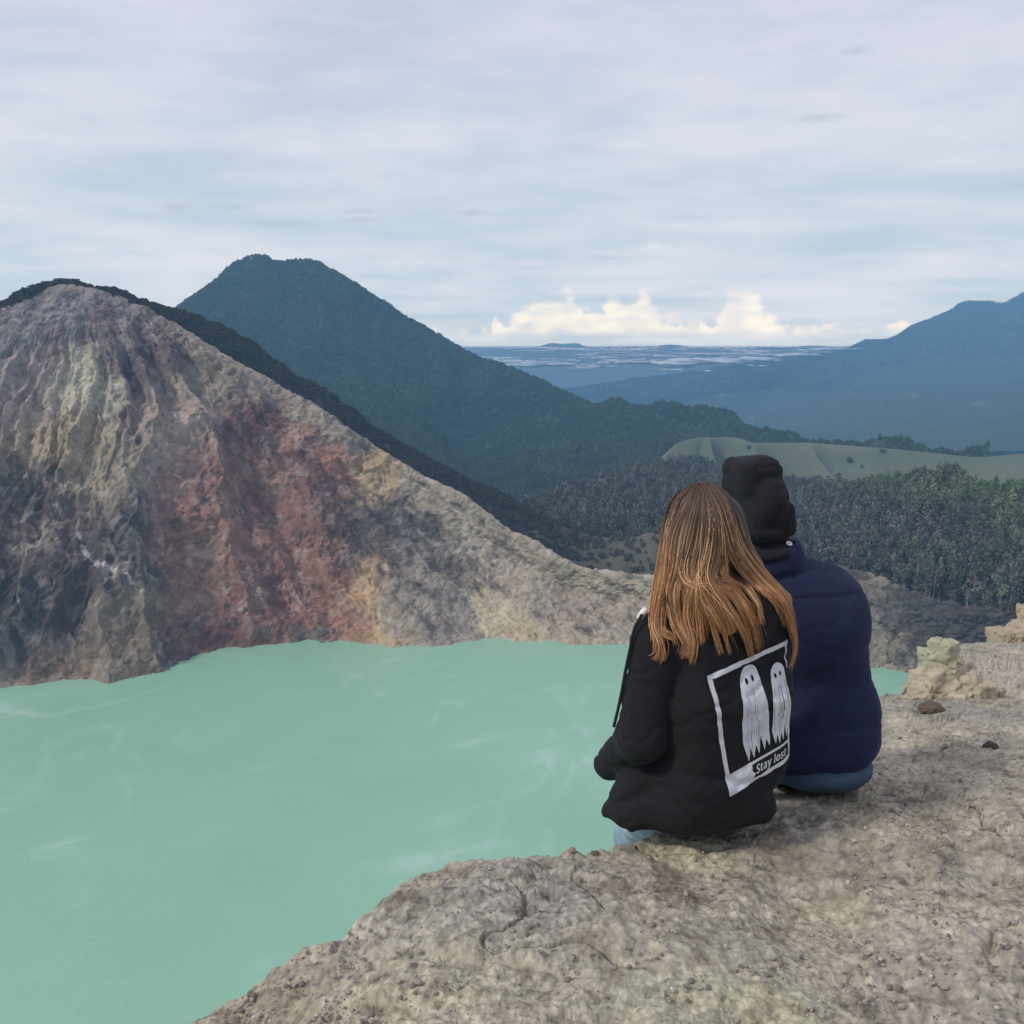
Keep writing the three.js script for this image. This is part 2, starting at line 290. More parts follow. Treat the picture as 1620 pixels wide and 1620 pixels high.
{
  const crest = survey([[960, 775, 1326], [1040, 728, 1443], [1075, 700, 1482], [1110, 692, 1497], [1160, 692, 1521], [1200, 701, 1521], [1260, 700, 1521], [1330, 704, 1521], [1420, 711, 1521], [1500, 719, 1521], [1545, 723, 1521], [1620, 718, 1521], [1800, 716, 1521]]);
  const foot = survey([[960, 870, 1150], [1100, 860, 1190], [1240, 862, 1220], [1400, 862, 1220], [1620, 862, 1200], [1800, 862, 1200]]);
  grassHills = land({ from: 960, to: 1800, columns: 400, rows: [{ at: below(crest, -150, 350) }, { at: crest, n: 10 }, { at: foot, n: 170 }],
    shape: (p, n, u) => { const q = p.x + 0.12 * p.z + 16 * noise(p.x / 120, p.y / 60, p.z / 200), k = smoothstep(u, 1.0, 1.16); return -Math.min(1, Math.abs(noise(q / 74, 3.3, p.z / 900)) * 2.4) * 36 * k + -Math.abs(noise(q / 25, 9.1, p.z / 400)) * 8 * k + fbm(p.x / 14, p.y / 14, p.z / 14, 3) * 0.5; },
    paint: (p, n) => { const t = clamp(0.5 + 0.6 * fbm(p.x / 90, p.y / 25, p.z / 90, 5), 0, 1), c = mix3([0.078, 0.105, 0.052], [0.15, 0.165, 0.1], t); return mix3(c, [0.15, 0.12, 0.1], clamp(fbm(p.x / 50, p.y / 14, p.z / 120 + 5, 3) * 1.5, 0, 0.6)); } });
  place(new THREE.Mesh(grassHills, matte()), 'grass_hills', 'bare olive grass hills with folded ridges beyond the right-hand wood', 'hills', { kind: 'structure' });
}
{
  const crest = survey([[820, 844, 860], [880, 817, 960], [940, 787, 1080], [1000, 764, 1150], [1050, 756, 1180], [1100, 756, 1180], [1150, 774, 1150], [1250, 790, 1080], [1330, 797, 1050], [1390, 794, 980], [1440, 786, 930], [1490, 779, 900], [1540, 797, 900], [1620, 809, 900], [1800, 814, 900]]);
  const foot = survey([[820, 862, 760], [950, 880, 740], [1100, 915, 680], [1300, 920, 655], [1400, 948, 640], [1500, 972, 626], [1620, 992, 615], [1800, 992, 615]]);
  woodCrest = crest;
  woodSlope = land({ from: 820, to: 1800, columns: 420, rows: [{ at: below(crest, -120, 300) }, { at: crest, n: 10 }, { at: foot, n: 130 }],
    shape: (p, n, u) => fbm(p.x / 70, p.y / 40, p.z / 70, 4) * 12 * smoothstep(u, 1.0, 1.2) + fbm(p.x / 8, p.y / 8, p.z / 8, 3) * 1.0,
    paint: (p) => { const t = 0.5 + 0.5 * fbm(p.x / 20, p.y / 20, p.z / 20, 4); return mix3([0.03, 0.035, 0.022], [0.085, 0.08, 0.06], t); } });
  place(new THREE.Mesh(woodSlope, matte()), 'wooded_slope', 'dark earth slope under the trees outside the crater rim', 'hillside', { kind: 'structure' });
}

// ---------------------------------------------------------------- the crater
{ // outer flank behind the pale crest
  const crest = survey([[-200, 529, 800], [0, 498, 815], [40, 477, 820], [70, 465, 822], [100, 461, 824], [130, 466, 824], [165, 473, 822], [200, 482, 820], [240, 497, 820], [272, 501, 820], [330, 521, 815], [400, 556, 810], [450, 591, 805], [520, 632, 800], [600, 692, 790], [700, 743, 775], [800, 791, 760], [860, 823, 745], [920, 843, 735], [980, 854, 720], [1040, 844, 700], [1100, 855, 690], [1200, 890, 680]]);
  const foot = survey([[-200, 560, 775], [0, 520, 786], [100, 480, 805], [200, 505, 795], [350, 590, 780], [500, 680, 765], [620, 755, 745], [800, 870, 700], [900, 920, 680], [1030, 940, 655], [1200, 960, 645]]);
  const g = outerFlank = land({ from: -200, to: 1200, columns: 640, rows: [{ at: below(crest, -130, 260) }, { at: crest, n: 12 }, { at: foot, n: 90 }],
    shape: (p, n, u) => fbm(p.x / 28, p.y / 22, p.z / 28, 4) * 5 * smoothstep(u, 0.9, 1.2) + fbm(p.x / 5, p.y / 5, p.z / 5, 4) * 1.5,
    paint: (p, n, b) => {
      const t = clamp(0.5 + 0.7 * fbm(p.x / 14, p.y / 14, p.z / 14, 5), 0, 1);
      let c = mix3([0.022, 0.024, 0.018], [0.075, 0.068, 0.055], t);
      const brown = smoothstep(p.x, 10, 90);
      c = mix3(c, mix3([0.075, 0.07, 0.05], [0.15, 0.13, 0.095], t), brown * 0.75);
      return c;
    } });
  place(new THREE.Mesh(g, matte()), 'outer_flank', 'dark scrubby outer flank behind the pale crater crest', 'hillside', { kind: 'structure' });
}
const craterCrest = survey([[-200, 530, 785], [0, 487, 792], [60, 463, 800], [100, 449, 803], [150, 457, 800], [205, 474, 795], [280, 513, 788], [350, 557, 775], [430, 602, 765], [500, 644, 752], [560, 687, 742], [620, 724, 730], [700, 768, 715], [760, 806, 705], [800, 836, 695], [850, 864, 685], [900, 894, 672], [960, 906, 660], [1030, 914, 642], [1110, 926, 630], [1150, 950, 620], [1180, 1010, 605], [1200, 1060, 595]]);
const craterShore = shoreline([[-200, 1092], [0, 1085], [100, 1081], [200, 1074], [262, 1063], [295, 1052], [325, 1036], [360, 1026], [450, 1019], [560, 1021], [610, 1025], [660, 1021], [800, 1017], [900, 1019], [1000, 1021], [1120, 1033], [1200, 1042]]);
{
  const mid1 = between(craterCrest, craterShore, 0.3, -4, 8), mid2 = between(craterCrest, craterShore, 0.68, -3, 2);
  const apex = atRange(105, 385, 790);
  const R = 640;
  const list = [
    stain(90, 530, 740, 62, [128, 122, 128], 0.95, 0.8), stain(10, 560, 730, 45, [132, 124, 124], 0.9), stain(190, 520, 760, 40, [120, 110, 112], 0.8),
    stain(250, 545, 760, 34, [110, 84, 84], 0.8, 0.7, 0.5), stain(330, 585, 750, 22, [152, 132, 110], 0.8, 0.6, 0.6),
    stain(150, 560, 720, 18, [108, 76, 82], 0.8, 2.2), stain(215, 610, 710, 16, [86, 60, 78], 0.9, 2.6, 0.25), stain(75, 560, 720, 14, [120, 82, 86], 0.6, 1.6),
    stain(115, 640, 690, 30, [190, 180, 150], 1.0, 1.9), stain(165, 660, 690, 20, [168, 162, 138], 0.8, 1.8), stain(30, 640, 690, 38, [172, 150, 140], 0.85, 1.2), stain(240, 660, 700, 28, [158, 134, 118], 0.8, 1.3),
    stain(80, 745, 650, 62, [166, 142, 100], 0.9, 0.8), stain(170, 760, 650, 30, [150, 138, 110], 0.7), stain(320, 700, 690, 40, [178, 152, 136], 0.9), stain(400, 640, 715, 40, [150, 132, 114], 0.8, 0.6, 0.5),
    stain(15, 810, 610, 42, [62, 54, 54], 0.95), stain(60, 900, 570, 62, [92, 72, 62], 0.95), stain(130, 960, 540, 40, [78, 60, 56], 0.9, 1.5), stain(230, 870, 600, 50, [90, 78, 72], 0.9, 0.8, 0.3), stain(215, 970, 540, 40, [88, 78, 74], 0.9), stain(290, 1000, 535, 34, [58, 50, 52], 0.95), stain(10, 980, 520, 30, [58, 52, 54], 0.9),
    stain(190, 1020, 510, 34, [142, 122, 92], 0.75, 1.1), stain(90, 1060, 505, 20, [140, 112, 80], 0.6),
    stain(420, 690, 690, 48, [112, 66, 66], 0.95, 0.8, 0.3), stain(500, 760, 680, 50, [100, 58, 60], 0.95, 0.8, 0.35), stain(530, 830, 650, 44, [96, 60, 58], 0.85), stain(330, 780, 650, 44, [146, 98, 84], 0.9, 1.2), stain(400, 860, 625, 66, [150, 100, 80], 0.95, 1.1), stain(470, 940, 605, 60, [152, 98, 76], 0.95, 0.8), stain(390, 970, 590, 40, [120, 74, 64], 0.8), stain(330, 900, 600, 30, [150, 110, 84], 0.7, 1.3),
    stain(545, 735, 695, 26, [176, 116, 88], 0.9, 0.7, 0.3), stain(465, 690, 700, 14, [176, 128, 108], 0.8), stain(600, 755, 700, 26, [184, 152, 104], 0.9, 0.9), stain(560, 800, 690, 16, [140, 112, 80], 0.6),
    stain(640, 850, 655, 46, [84, 74, 70], 1.0, 0.8), stain(700, 890, 645, 32, [96, 86, 78], 0.9, 0.7, 0.3), stain(590, 880, 640, 34, [88, 74, 68], 0.9),
    stain(600, 970, 602, 32, [206, 164, 106], 0.95, 1.2), stain(612, 1008, 588, 26, [220, 182, 112], 0.95), stain(540, 990, 592, 30, [168, 116, 84], 0.8), stain(680, 960, 610, 48, [150, 136, 120], 0.9), stain(492, 1000, 585, 14, [104, 98, 90], 0.8),
    stain(800, 965, 612, 34, [200, 182, 136], 0.95, 0.6, 0.4), stain(860, 1000, 590, 26, [192, 172, 124], 0.85, 0.6), stain(940, 1005, 585, 24, [186, 170, 122], 0.7, 0.6), stain(730, 900, 640, 22, [100, 88, 76], 0.8, 0.5, 0.4), stain(860, 920, 640, 40, [168, 152, 130], 0.9), stain(960, 950, 620, 40, [170, 154, 132], 0.9), stain(760, 830, 680, 40, [172, 156, 132], 0.9, 0.6, 0.5), stain(680, 790, 700, 24, [160, 144, 120], 0.8, 0.6, 0.5),
  ];
  const streak = [[122, 842], [132, 868], [150, 884], [166, 898], [182, 908], [204, 920], [222, 940]].map((q) => stain(...q, 600, 2, [210, 200, 200]));
  const g = land({ stains: list.concat(streak), from: -200, to: 1190, columns: 840, rows: [{ at: below(craterCrest, -70, 70) }, { at: craterCrest, n: 14 }, { at: mid1, n: 130 }, { at: mid2, n: 150 }, { at: craterShore, n: 115 }, { at: below(craterShore, -30, -40), n: 8 }],
    shape: (p, n, u, px) => {
      const fan = Math.atan2(p.x - apex.x, apex.y + 20 - p.y), far = Math.hypot(p.x - apex.x, apex.y - p.y);
      const w = 0.06 * fbm(p.x / 60, p.y / 60, p.z / 60, 3);
      const k = smoothstep(u, 1.0, 1.35) * (1 - 0.6 * smoothstep(u, 3.6, 4.2));
      const left = 1 - smoothstep(px, 380, 700);
      const w2 = fbm(p.x / 22, p.y / 22, p.z / 22, 3, 0.6), cut = clamp(0.75 + 0.9 * noise(p.x / 70, p.y / 45, p.z / 70 + 3), 0.15, 1.2);
      let h = (ridged((fan + w) * 5.5, far / 320, 4.4, 2) - 0.6) * (13 + 13 * left) * k * smoothstep(far, 60, 130);
      h += (ridged((fan + w * 1.2 + w2 * 0.05) * 15, far / 120, 8.4, 3, 0.55) - 0.6) * (4.5 + 6 * left) * k * cut * smoothstep(far, 40, 100);
      const dip = p.x * 0.5 + p.y * 0.86 + w2 * 5, run = p.x * 0.86 - p.y * 0.5;
      h += (ridged(dip / 15, run / 90, p.z / 90, 3, 0.55) - 0.6) * 6 * (1 - left) * k * clamp(0.6 + 1.2 * noise(p.x / 50, p.y / 40, 6), 0, 1.2);
      h += (ridged(p.x / 26 + 0.7 * w2, p.y / 24 + 0.6 * w2, p.z / 26, 5, 0.58) - 0.55) * 6.5 * (0.3 + 0.7 * k) * (0.5 + 0.5 * cut);
      const bw = 3 * noise(p.x / 9, p.y / 9, p.z / 9), b1 = blocks((p.x + bw) / 17, (p.y + bw) / 25, (p.z - bw) / 17), b2 = blocks((p.x + bw) / 6.3, (p.y - bw) / 8.5, p.z / 6.3);
      h += (Math.min(b1, 0.45) - 0.3) * 3.2 * (0.35 + 0.65 * k) * (0.4 + 0.8 * left) + (Math.min(b2, 0.4) - 0.25) * 1.7;
      h += fbm(p.x / 3.6, p.y / 3.0, p.z / 3.6, 3, 0.65) * 1.4;
      h += fbm(p.x / 75, p.y / 60, p.z / 75, 3) * 14 * k;
      return h;
    },
    paint: (p, n, b, u, px, cav) => {
      const w = fbm(p.x / 34, p.y / 26, p.z / 34, 5, 0.6), fine = fbm(p.x / 4.2, p.y / 3.2, p.z / 4.2, 5, 0.78), mid = fbm(p.x / 13, p.y / 20, p.z / 13, 4, 0.6), fan2 = Math.atan2(p.x - apex.x, apex.y + 20 - p.y) + 0.1 * w, vein = fbm(fan2 * 46, p.y / 60, p.z / 60, 4, 0.65), bed = fbm((p.x * 0.5 + p.y * 0.86 + 5 * w) / 5.5, (p.x * 0.86 - p.y * 0.5) / 45, 2.5, 4, 0.65);
      let c = mix3(lin(152, 136, 117), lin(180, 164, 136), smoothstep(px, 560, 760));
      c = stained(c, b, list, w * 0.85 + mid * 0.35 + 0.25 * fine);
      c = mix3(c, lin(188, 176, 152), 0.85 * (1 - smoothstep(u, 1.0, 1.1)) * smoothstep(px, 190, 330));
      const lf = 1 - smoothstep(px, 330, 620), grain2 = lerp(bed, vein, lf);
      c = mix3(c, lin(62, 52, 51), clamp(mid * 1.3 + grain2 * 1.7 + w * 0.3 - 0.14, 0, 0.82));
      blocks(p.x / 6.3, p.y / 8.5, p.z / 6.3); c = mix3(c, blockTone > 0.5 ? lin(206, 196, 180) : lin(74, 64, 62), 0.2 * Math.abs(blockTone - 0.5) * 2);
      c = mix3(c, lin(202, 190, 170), clamp(-mid * 1.1 - grain2 * 1.0 - 0.22, 0, 0.5));
      for (let k = 0; k < streak.length - 1; k++) { const a = streak[k].p, d = streak[k + 1].p, t = clamp(((b.x - a.x) * (d.x - a.x) + (b.y - a.y) * (d.y - a.y)) / ((d.x - a.x) ** 2 + (d.y - a.y) ** 2), 0, 1), q = Math.hypot(b.x - lerp(a.x, d.x, t), b.y - lerp(a.y, d.y, t)) + 5 * Math.abs(mid); if (q < 2.4 * (1.2 - k * 0.14)) c = mix3(c, lin(206, 198, 196), 0.75 * (1 - smoothstep(q, 0.6, 2.4)) * (0.4 + 0.6 * smoothstep(fine, -0.3, 0.1))); }
      const grey = 0.3 * c[0] + 0.5 * c[1] + 0.2 * c[2], s = 0.93 + 0.74 * fine;
      c = mix3(c, [grey * 1.08, grey * 0.98, grey * 0.92], 0.2);
      return [c[0] * s, c[1] * s, c[2] * s];
    } });
  place(new THREE.Mesh(g, matte()), 'crater_wall', 'steep bare crater wall stained red, tan and grey across the green lake', 'crater wall', { kind: 'structure' });
  // flat ledge of rock on the very top
  const top = new THREE.BoxGeometry(1, 1, 1, 14, 6, 6), a = top.attributes.position, q = atRange(106, 446, 812);
  for (let i = 0; i < a.count; i++) { const x = a.getX(i), y = a.getY(i), z = a.getZ(i), n = fbm(x * 3 + 5, y * 3, z * 3, 3) * 0.3; a.setXYZ(i, x * (1 + n) * (1 - 0.15 * (y < 0)), y * (1 + n * 0.7), z * (1 + n)); }
  top.scale(15, 3.6, 9); top.computeVertexNormals();
  const rock = new THREE.Mesh(top, new THREE.MeshStandardMaterial({ color: new THREE.Color().setRGB(0.09, 0.085, 0.085), roughness: 1 }));
  rock.position.copy(q); rock.position.y += 0.4;
  place(rock, 'rock_ledge', 'dark flat-topped rock on the highest point of the crater wall', 'rock');
}
{ // low wall on the far right
  const crest = survey([[980, 905, 670], [1080, 895, 670], [1200, 892, 655], [1300, 893, 640], [1365, 902, 635], [1420, 926, 628], [1480, 946, 620], [1540, 958, 612], [1620, 966, 605], [1800, 960, 600]]);
  const waterline = shoreline([[980, 1022], [1080, 1032], [1200, 1043], [1380, 1056], [1450, 1064], [1550, 1068], [1800, 1074]]), shore = (px) => below(waterline, 0, 45 * (1 - smoothstep(px, 1180, 1300)))(px);
  const spots = [stain(1380, 940, 610, 12, [160, 150, 130], 0.7), stain(1372, 985, 590, 10, [165, 160, 148], 0.7), stain(1420, 975, 600, 30, [112, 104, 98], 0.8), stain(1400, 1035, 560, 24, [138, 128, 112], 0.9, 0.5), stain(1385, 1048, 555, 20, [150, 138, 118], 0.9, 0.4), stain(1560, 960, 605, 30, [80, 66, 62], 0.8, 0.4), stain(1500, 1000, 580, 34, [72, 68, 68], 0.9)];
  const g = land({ stains: spots, from: 1130, to: 1800, columns: 480, rows: [{ at: below(crest, -40, 60) }, { at: crest, n: 10 }, { at: between(crest, shore, 0.55, -5, 0), n: 110 }, { at: shore, n: 90 }, { at: below(shore, -30, -40), n: 6 }],
    shape: (p, n, u) => (ridged((p.x + p.y * 0.8) / 24, p.y / 20, p.z / 30, 4) - 0.6) * 8 * smoothstep(u, 1.0, 1.2) * (1 - 0.6 * smoothstep(u, 2.6, 3.1)) + (Math.min(blocks(p.x / 9, p.y / 8, p.z / 9), 0.4) - 0.25) * 6 + (Math.min(blocks(p.x / 3.4, p.y / 3.4, p.z / 3.4), 0.4) - 0.25) * 2.2 + fbm(p.x / 3, p.y / 3, p.z / 3, 4, 0.65) * 1.2,
    paint: (p, n, b) => {
      const w = fbm(p.x / 20, p.y / 15, p.z / 20, 4, 0.6), fine = fbm(p.x / 3, p.y / 2.5, p.z / 3, 4, 0.7);
      let c = stained(lin(98, 90, 86), b, spots, w);
      c = mix3(c, lin(64, 60, 60), clamp(w * 1.4, 0, 0.6));
      const s = 1 + 0.8 * fine; return [c[0] * s, c[1] * s, c[2] * s];
    } });
  place(new THREE.Mesh(g, matte()), 'crater_wall', 'low dark grey rubble wall at the right end of the lake, below the wood', 'crater wall', { kind: 'structure' });
}
const LAKE_DARK = [0.205, 0.425, 0.275], LAKE_PALE = [0.335, 0.575, 0.4], LAKE_STREAK = [0.46, 0.64, 0.54];
{ // milky sulphur lake
  const W = 512, data = new Uint8Array(W * W * 4), fine = new Uint8Array(W * W * 4);
  const tile = (f, x, y) => { const a = x * 2 * Math.PI, b = y * 2 * Math.PI; return f(Math.cos(a), Math.sin(a), Math.cos(b), Math.sin(b)); };
  for (let j = 0; j < W; j++) for (let i = 0; i < W; i++) {
    const u = i / W, v = j / W, o = (j * W + i) * 4;
    const blend = (f) => { const a = f(u, v), b = f(u - 1, v), c = f(u, v - 1), d = f(u - 1, v - 1); return lerp(lerp(a, b, u), lerp(c, d, u), v); };
    const n = blend((x, y) => fbm(x * 5, y * 5 + 0.6 * noise(x * 7, y * 7, 2), 1.3, 5, 0.55)), s = blend((x, y) => ridged(x * 7 + 0.8 * noise(x * 5, y * 5, 4), y * 4 + 1.2 * noise(x * 4, y * 4, 8), 6.3, 4, 0.6));
    const t = clamp(0.5 + 0.55 * n, 0, 1), k = smoothstep(s, 0.62, 0.95) * clamp(0.6 + 1.6 * n, 0, 1);
    const c = mix3(mix3(LAKE_DARK, LAKE_PALE, t), LAKE_STREAK, k * 0.9);
    const q = new THREE.Color().setRGB(...c).convertLinearToSRGB();
    data.set([q.r * 255, q.g * 255, q.b * 255, 255], o);
    const h = 128 + 127 * blend((x, y) => fbm(x * 40, y * 40, 2, 3));
    fine.set([h, h, h, 255], o);
  }
  const tex = (d, srgb, rep) => { const t = new THREE.DataTexture(d, W, W); t.wrapS = t.wrapT = THREE.RepeatWrapping; t.magFilter = THREE.LinearFilter; if (srgb) t.colorSpace = THREE.SRGBColorSpace; t.repeat.set(rep, rep); t.needsUpdate = true; return t; };
  const right = shoreline([[1160, 1041], [1380, 1056], [1450, 1064], [1550, 1068], [1800, 1074]]), rim = [];
  for (let px = -200; px <= 1780; px += 20) { const q = px < 1130 ? craterShore(px) : right(px), r = Math.hypot(q.x, q.z); rim.push(new THREE.Vector2(q.x * (r + 30) / r, -q.z * (r + 30) / r)); }
  for (let a = 0; a <= 12; a++) { const t = (-60 - a * 20) * Math.PI / 180 + Math.PI / 2 + 0.02; rim.push(new THREE.Vector2(Math.cos(t) * 470, Math.sin(t) * 470)); }
  const g = new THREE.ShapeGeometry(new THREE.Shape(rim)).rotateX(-Math.PI / 2), p = g.attributes.position, uv = g.attributes.uv;
  for (let i = 0; i < p.count; i++) uv.setXY(i, (p.getX(i) * 0.94 + p.getZ(i) * 0.34) / 420, (p.getZ(i) * 0.94 - p.getX(i) * 0.34) / 420);
  const lake = new THREE.Mesh(g, new THREE.MeshStandardMaterial({ map: tex(data, true, 1), bumpMap: tex(fine, false, 6), bumpScale: 0.2, roughness: 0.45, metalness: 0 }));
  lake.position.y = LAKE;
  place(lake, 'lake', 'milky turquoise crater lake far below the rock edge', 'lake', { kind: 'structure' });
}

// ---------------------------------------------------------------- trees
const leafMat = new THREE.MeshStandardMaterial({ vertexColors: true, roughness: 0.9, side: THREE.DoubleSide });
function triSoup() {
  const P = [], C = [];
  return { P, C,
    tri(a, b, c, col) { P.push(...a, ...b, ...c); for (let k = 0; k < 3; k++) C.push(...col); },
    build() { const g = new THREE.BufferGeometry(); g.setAttribute('position', new THREE.Float32BufferAttribute(P, 3)); g.setAttribute('color', new THREE.Float32BufferAttribute(C, 3)); g.computeVertexNormals(); return g; } };
}
function limb(s, a, b, ra, rb, col) {
  const n = 5, d = [b[0] - a[0], b[1] - a[1], b[2] - a[2]], up = new THREE.Vector3(...d).normalize(), u = new THREE.Vector3(0.3, 0.1, 1).cross(up).normalize(), v = up.clone().cross(u);
  const ring = (c, r, k) => { const t = k / n * 6.2832; return [c[0] + r * (u.x * Math.cos(t) + v.x * Math.sin(t)), c[1] + r * (u.y * Math.cos(t) + v.y * Math.sin(t)), c[2] + r * (u.z * Math.cos(t) + v.z * Math.sin(t))]; };
  for (let k = 0; k < n; k++) { const p = ring(a, ra, k), q = ring(a, ra, k + 1), x = ring(b, rb, k), y = ring(b, rb, k + 1); s.tri(p, q, x, col); s.tri(q, y, x, col); }
}
// tall thin-crowned tree of the dry slopes: one metre high, to be scaled; clumps of small leaf faces hang on short limbs
function makeTree(seed, { clumps = 34, leaves = 9, leaf = 1, width = 0.17, bare = 0.28, tone = [0.05, 0.075, 0.035], bark = [0.09, 0.08, 0.07] } = {}) {
  const r = rng(seed), wood = triSoup(), crown = triSoup(), bend = (y) => [0.03 * Math.sin(y * 4 + seed), y, 0.03 * Math.cos(y * 3 + seed * 2)];
  for (let k = 0; k < 5; k++) limb(wood, bend(k / 5 - 0.04 * (k === 0)), bend((k + 1) / 5), 0.02 * (1.05 - k / 5), 0.02 * (1.05 - (k + 1) / 5), bark);
  for (let k = 0; k < clumps; k++) {
    const y = bare + (1 - bare) * Math.pow(r(), 0.85), a = r() * 6.283, w = width * (0.35 + 0.75 * Math.sin(Math.PI * Math.pow((y - bare) / (1 - bare) * 0.92 + 0.06, 0.75))) * (0.45 + 0.75 * r());
    const s = bend(y), e = [s[0] + Math.cos(a) * w, y + (r() - 0.35) * 0.08, s[2] + Math.sin(a) * w];
    if (k % 2 === 0) limb(wood, s, e, 0.006, 0.003, bark);
    const q = 0.6 + 0.8 * r(), col = [tone[0] * q, tone[1] * q, tone[2] * q];
    for (let m = 0; m < leaves; m++) {
      const c = [e[0] + (r() - 0.5) * 0.11, e[1] + (r() - 0.5) * 0.11, e[2] + (r() - 0.5) * 0.11], h = (0.028 + 0.03 * r()) * leaf, t = r() * 6.283, f = 0.8 + 0.4 * r(), cl = [col[0] * f, col[1] * f, col[2] * f];
      const ux = Math.cos(t) * h * 0.55, uz = Math.sin(t) * h * 0.55, lx = (r() - 0.5) * h, lz = (r() - 0.5) * h;
      crown.tri([c[0] - ux, c[1], c[2] - uz], [c[0] + ux, c[1] + h * 0.3 * (r() - 0.5), c[2] + uz], [c[0] + lx, c[1] + h * (r() < 0.5 ? 1 : -1), c[2] + lz], cl);
    }
  }
  return { wood: wood.build(), crown: crown.build() };
}
// far trees: a rough crown of few faces on a stub
function makeFarTree(seed, tall) {
  const r = rng(seed), s = triSoup();
  limb(s, [0, -0.05, 0], [0, 0.5, 0], 0.03, 0.02, [0.07, 0.06, 0.05]);
  for (let k = 0; k < 46; k++) {
    const y = 0.3 + 0.7 * r(), a = r() * 6.283, w = tall * Math.sqrt(Math.max(0.02, 1 - ((y - 0.58) / 0.45) ** 2)) * (0.5 + 0.6 * r()), c = [Math.cos(a) * w, y, Math.sin(a) * w], h = 0.13 + 0.1 * r(), t = r() * 6.283, q = 0.7 + 0.6 * r(), col = [0.6 * q, 0.6 * q, 0.6 * q];
    s.tri([c[0] - Math.cos(t) * h, c[1] - h * 0.4, c[2] - Math.sin(t) * h], [c[0] + Math.cos(t) * h, c[1] - h * 0.3, c[2] + Math.sin(t) * h], [c[0] + (r() - 0.5) * h, c[1] + h, c[2] + (r() - 0.5) * h], col);
  }
  return s.build();
}
// scatter over a piece of land, as many as its true area asks for
function scatter(g, count, seed, keep) {
  const { C, count: rows, columns, UV, pos, from, to } = g.userData, r = rng(seed), out = [], a = new THREE.Vector3(), b = new THREE.Vector3(), c = new THREE.Vector3();
  const cum = []; let total = 0;
  const cells = [];
  const st = 2;
  for (let j = 0; j < rows - 1; j += st) for (let i = 0; i < columns; i += st) {
    a.fromArray(pos, (j * C + i) * 3); b.fromArray(pos, (j * C + Math.min(columns, i + st)) * 3).sub(a); c.fromArray(pos, (Math.min(rows - 1, j + st) * C + i) * 3).sub(a);
    const k = keep(a, UV[j], from + (to - from) * i / columns); if (k <= 0) continue;
    total += k * b.cross(c).length(); cum.push(total); cells.push([i, j]);
  }
  for (let n = 0; n < count; n++) {
    const t = r() * total; let lo = 0, hi = cum.length - 1; while (lo < hi) { const m = (lo + hi) >> 1; if (cum[m] < t) lo = m + 1; else hi = m; }
    const [i, j] = cells[lo]; a.fromArray(pos, (j * C + i) * 3);
    b.fromArray(pos, (j * C + Math.min(columns, i + st)) * 3); c.fromArray(pos, (Math.min(rows - 1, j + st) * C + i) * 3);
    const u = r(), v = r();
    out.push(new THREE.Vector3(a.x + (b.x - a.x) * u + (c.x - a.x) * v, a.y + (b.y - a.y) * u + (c.y - a.y) * v, a.z + (b.z - a.z) * u + (c.z - a.z) * v));
  }
  return out;
}
function forest(name, label, geos, spots, size, tint, seed, sink = 0.02) {
  const root = new THREE.Group(), r = rng(seed), m = new THREE.Matrix4(), q = new THREE.Quaternion(), Y = new THREE.Vector3(0, 1, 0), s = new THREE.Vector3(), col = new THREE.Color();
  const sets = geos.map((g) => ({ list: [], tint: [], g }));
  for (const p of spots) {
    const h = size * (0.6 + 0.75 * r()), w = h * (0.85 + 0.4 * r());
    p.y -= sink * h;
    const k = sets[Math.floor(r() * geos.length)];
    k.list.push(m.compose(p, q.setFromAxisAngle(Y, r() * 6.283), s.set(w, h, w)).clone()); k.tint.push(col.setRGB(...tint(p, r)).clone());
  }
  for (const k of sets) {
    if (!k.list.length) continue;
    const im = new THREE.InstancedMesh(k.g, leafMat, k.list.length);
    k.list.forEach((x, i) => { im.setMatrixAt(i, x); im.setColorAt(i, k.tint[i]); });
    im.name = 'trees'; im.castShadow = im.receiveShadow = true; root.add(im);
  }
  place(root, name, label, 'forest', { kind: 'stuff' });
}
const patch = (p, d, z = 0) => clamp(0.5 + 0.8 * fbm(p.x / d, p.y / d, p.z / d + z, 4), 0, 1);
{
  const geos = [0, 1, 2, 3].map((k) => makeFarTree(100 + k, [0.3, 0.24, 0.36, 0.2][k]));
  forest('forest', 'dense blue-green forest covering the cone-shaped mountain', geos, scatter(nearMountain, 42000, 11, (p, u) => (u > 0.95 && u < 2.9 ? 0.35 + 0.65 * patch(p, 120) : 0)), 8, (p, r) => { const t = patch(p, 130), q = 0.7 + 0.6 * r(); return mix3([0.055 * q, 0.1 * q, 0.045 * q], [0.13 * q, 0.2 * q, 0.07 * q], t); }, 12);
  forest('forest', 'hazy woods on the flank of the long blue mountain at right', geos, scatter(rightMountain, 22000, 13, (p, u) => (u > 0.98 && u < 2.2 ? (0.5 + 0.5 * patch(p, 300)) * (1 - smoothstep(u, 1.7, 2.2)) : 0)), 10, (p, r) => { const t = patch(p, 200), q = 0.88 + 0.24 * r(); return [0.06 * q + 0.03 * t, 0.085 * q + 0.03 * t, 0.045 * q]; }, 14);
}
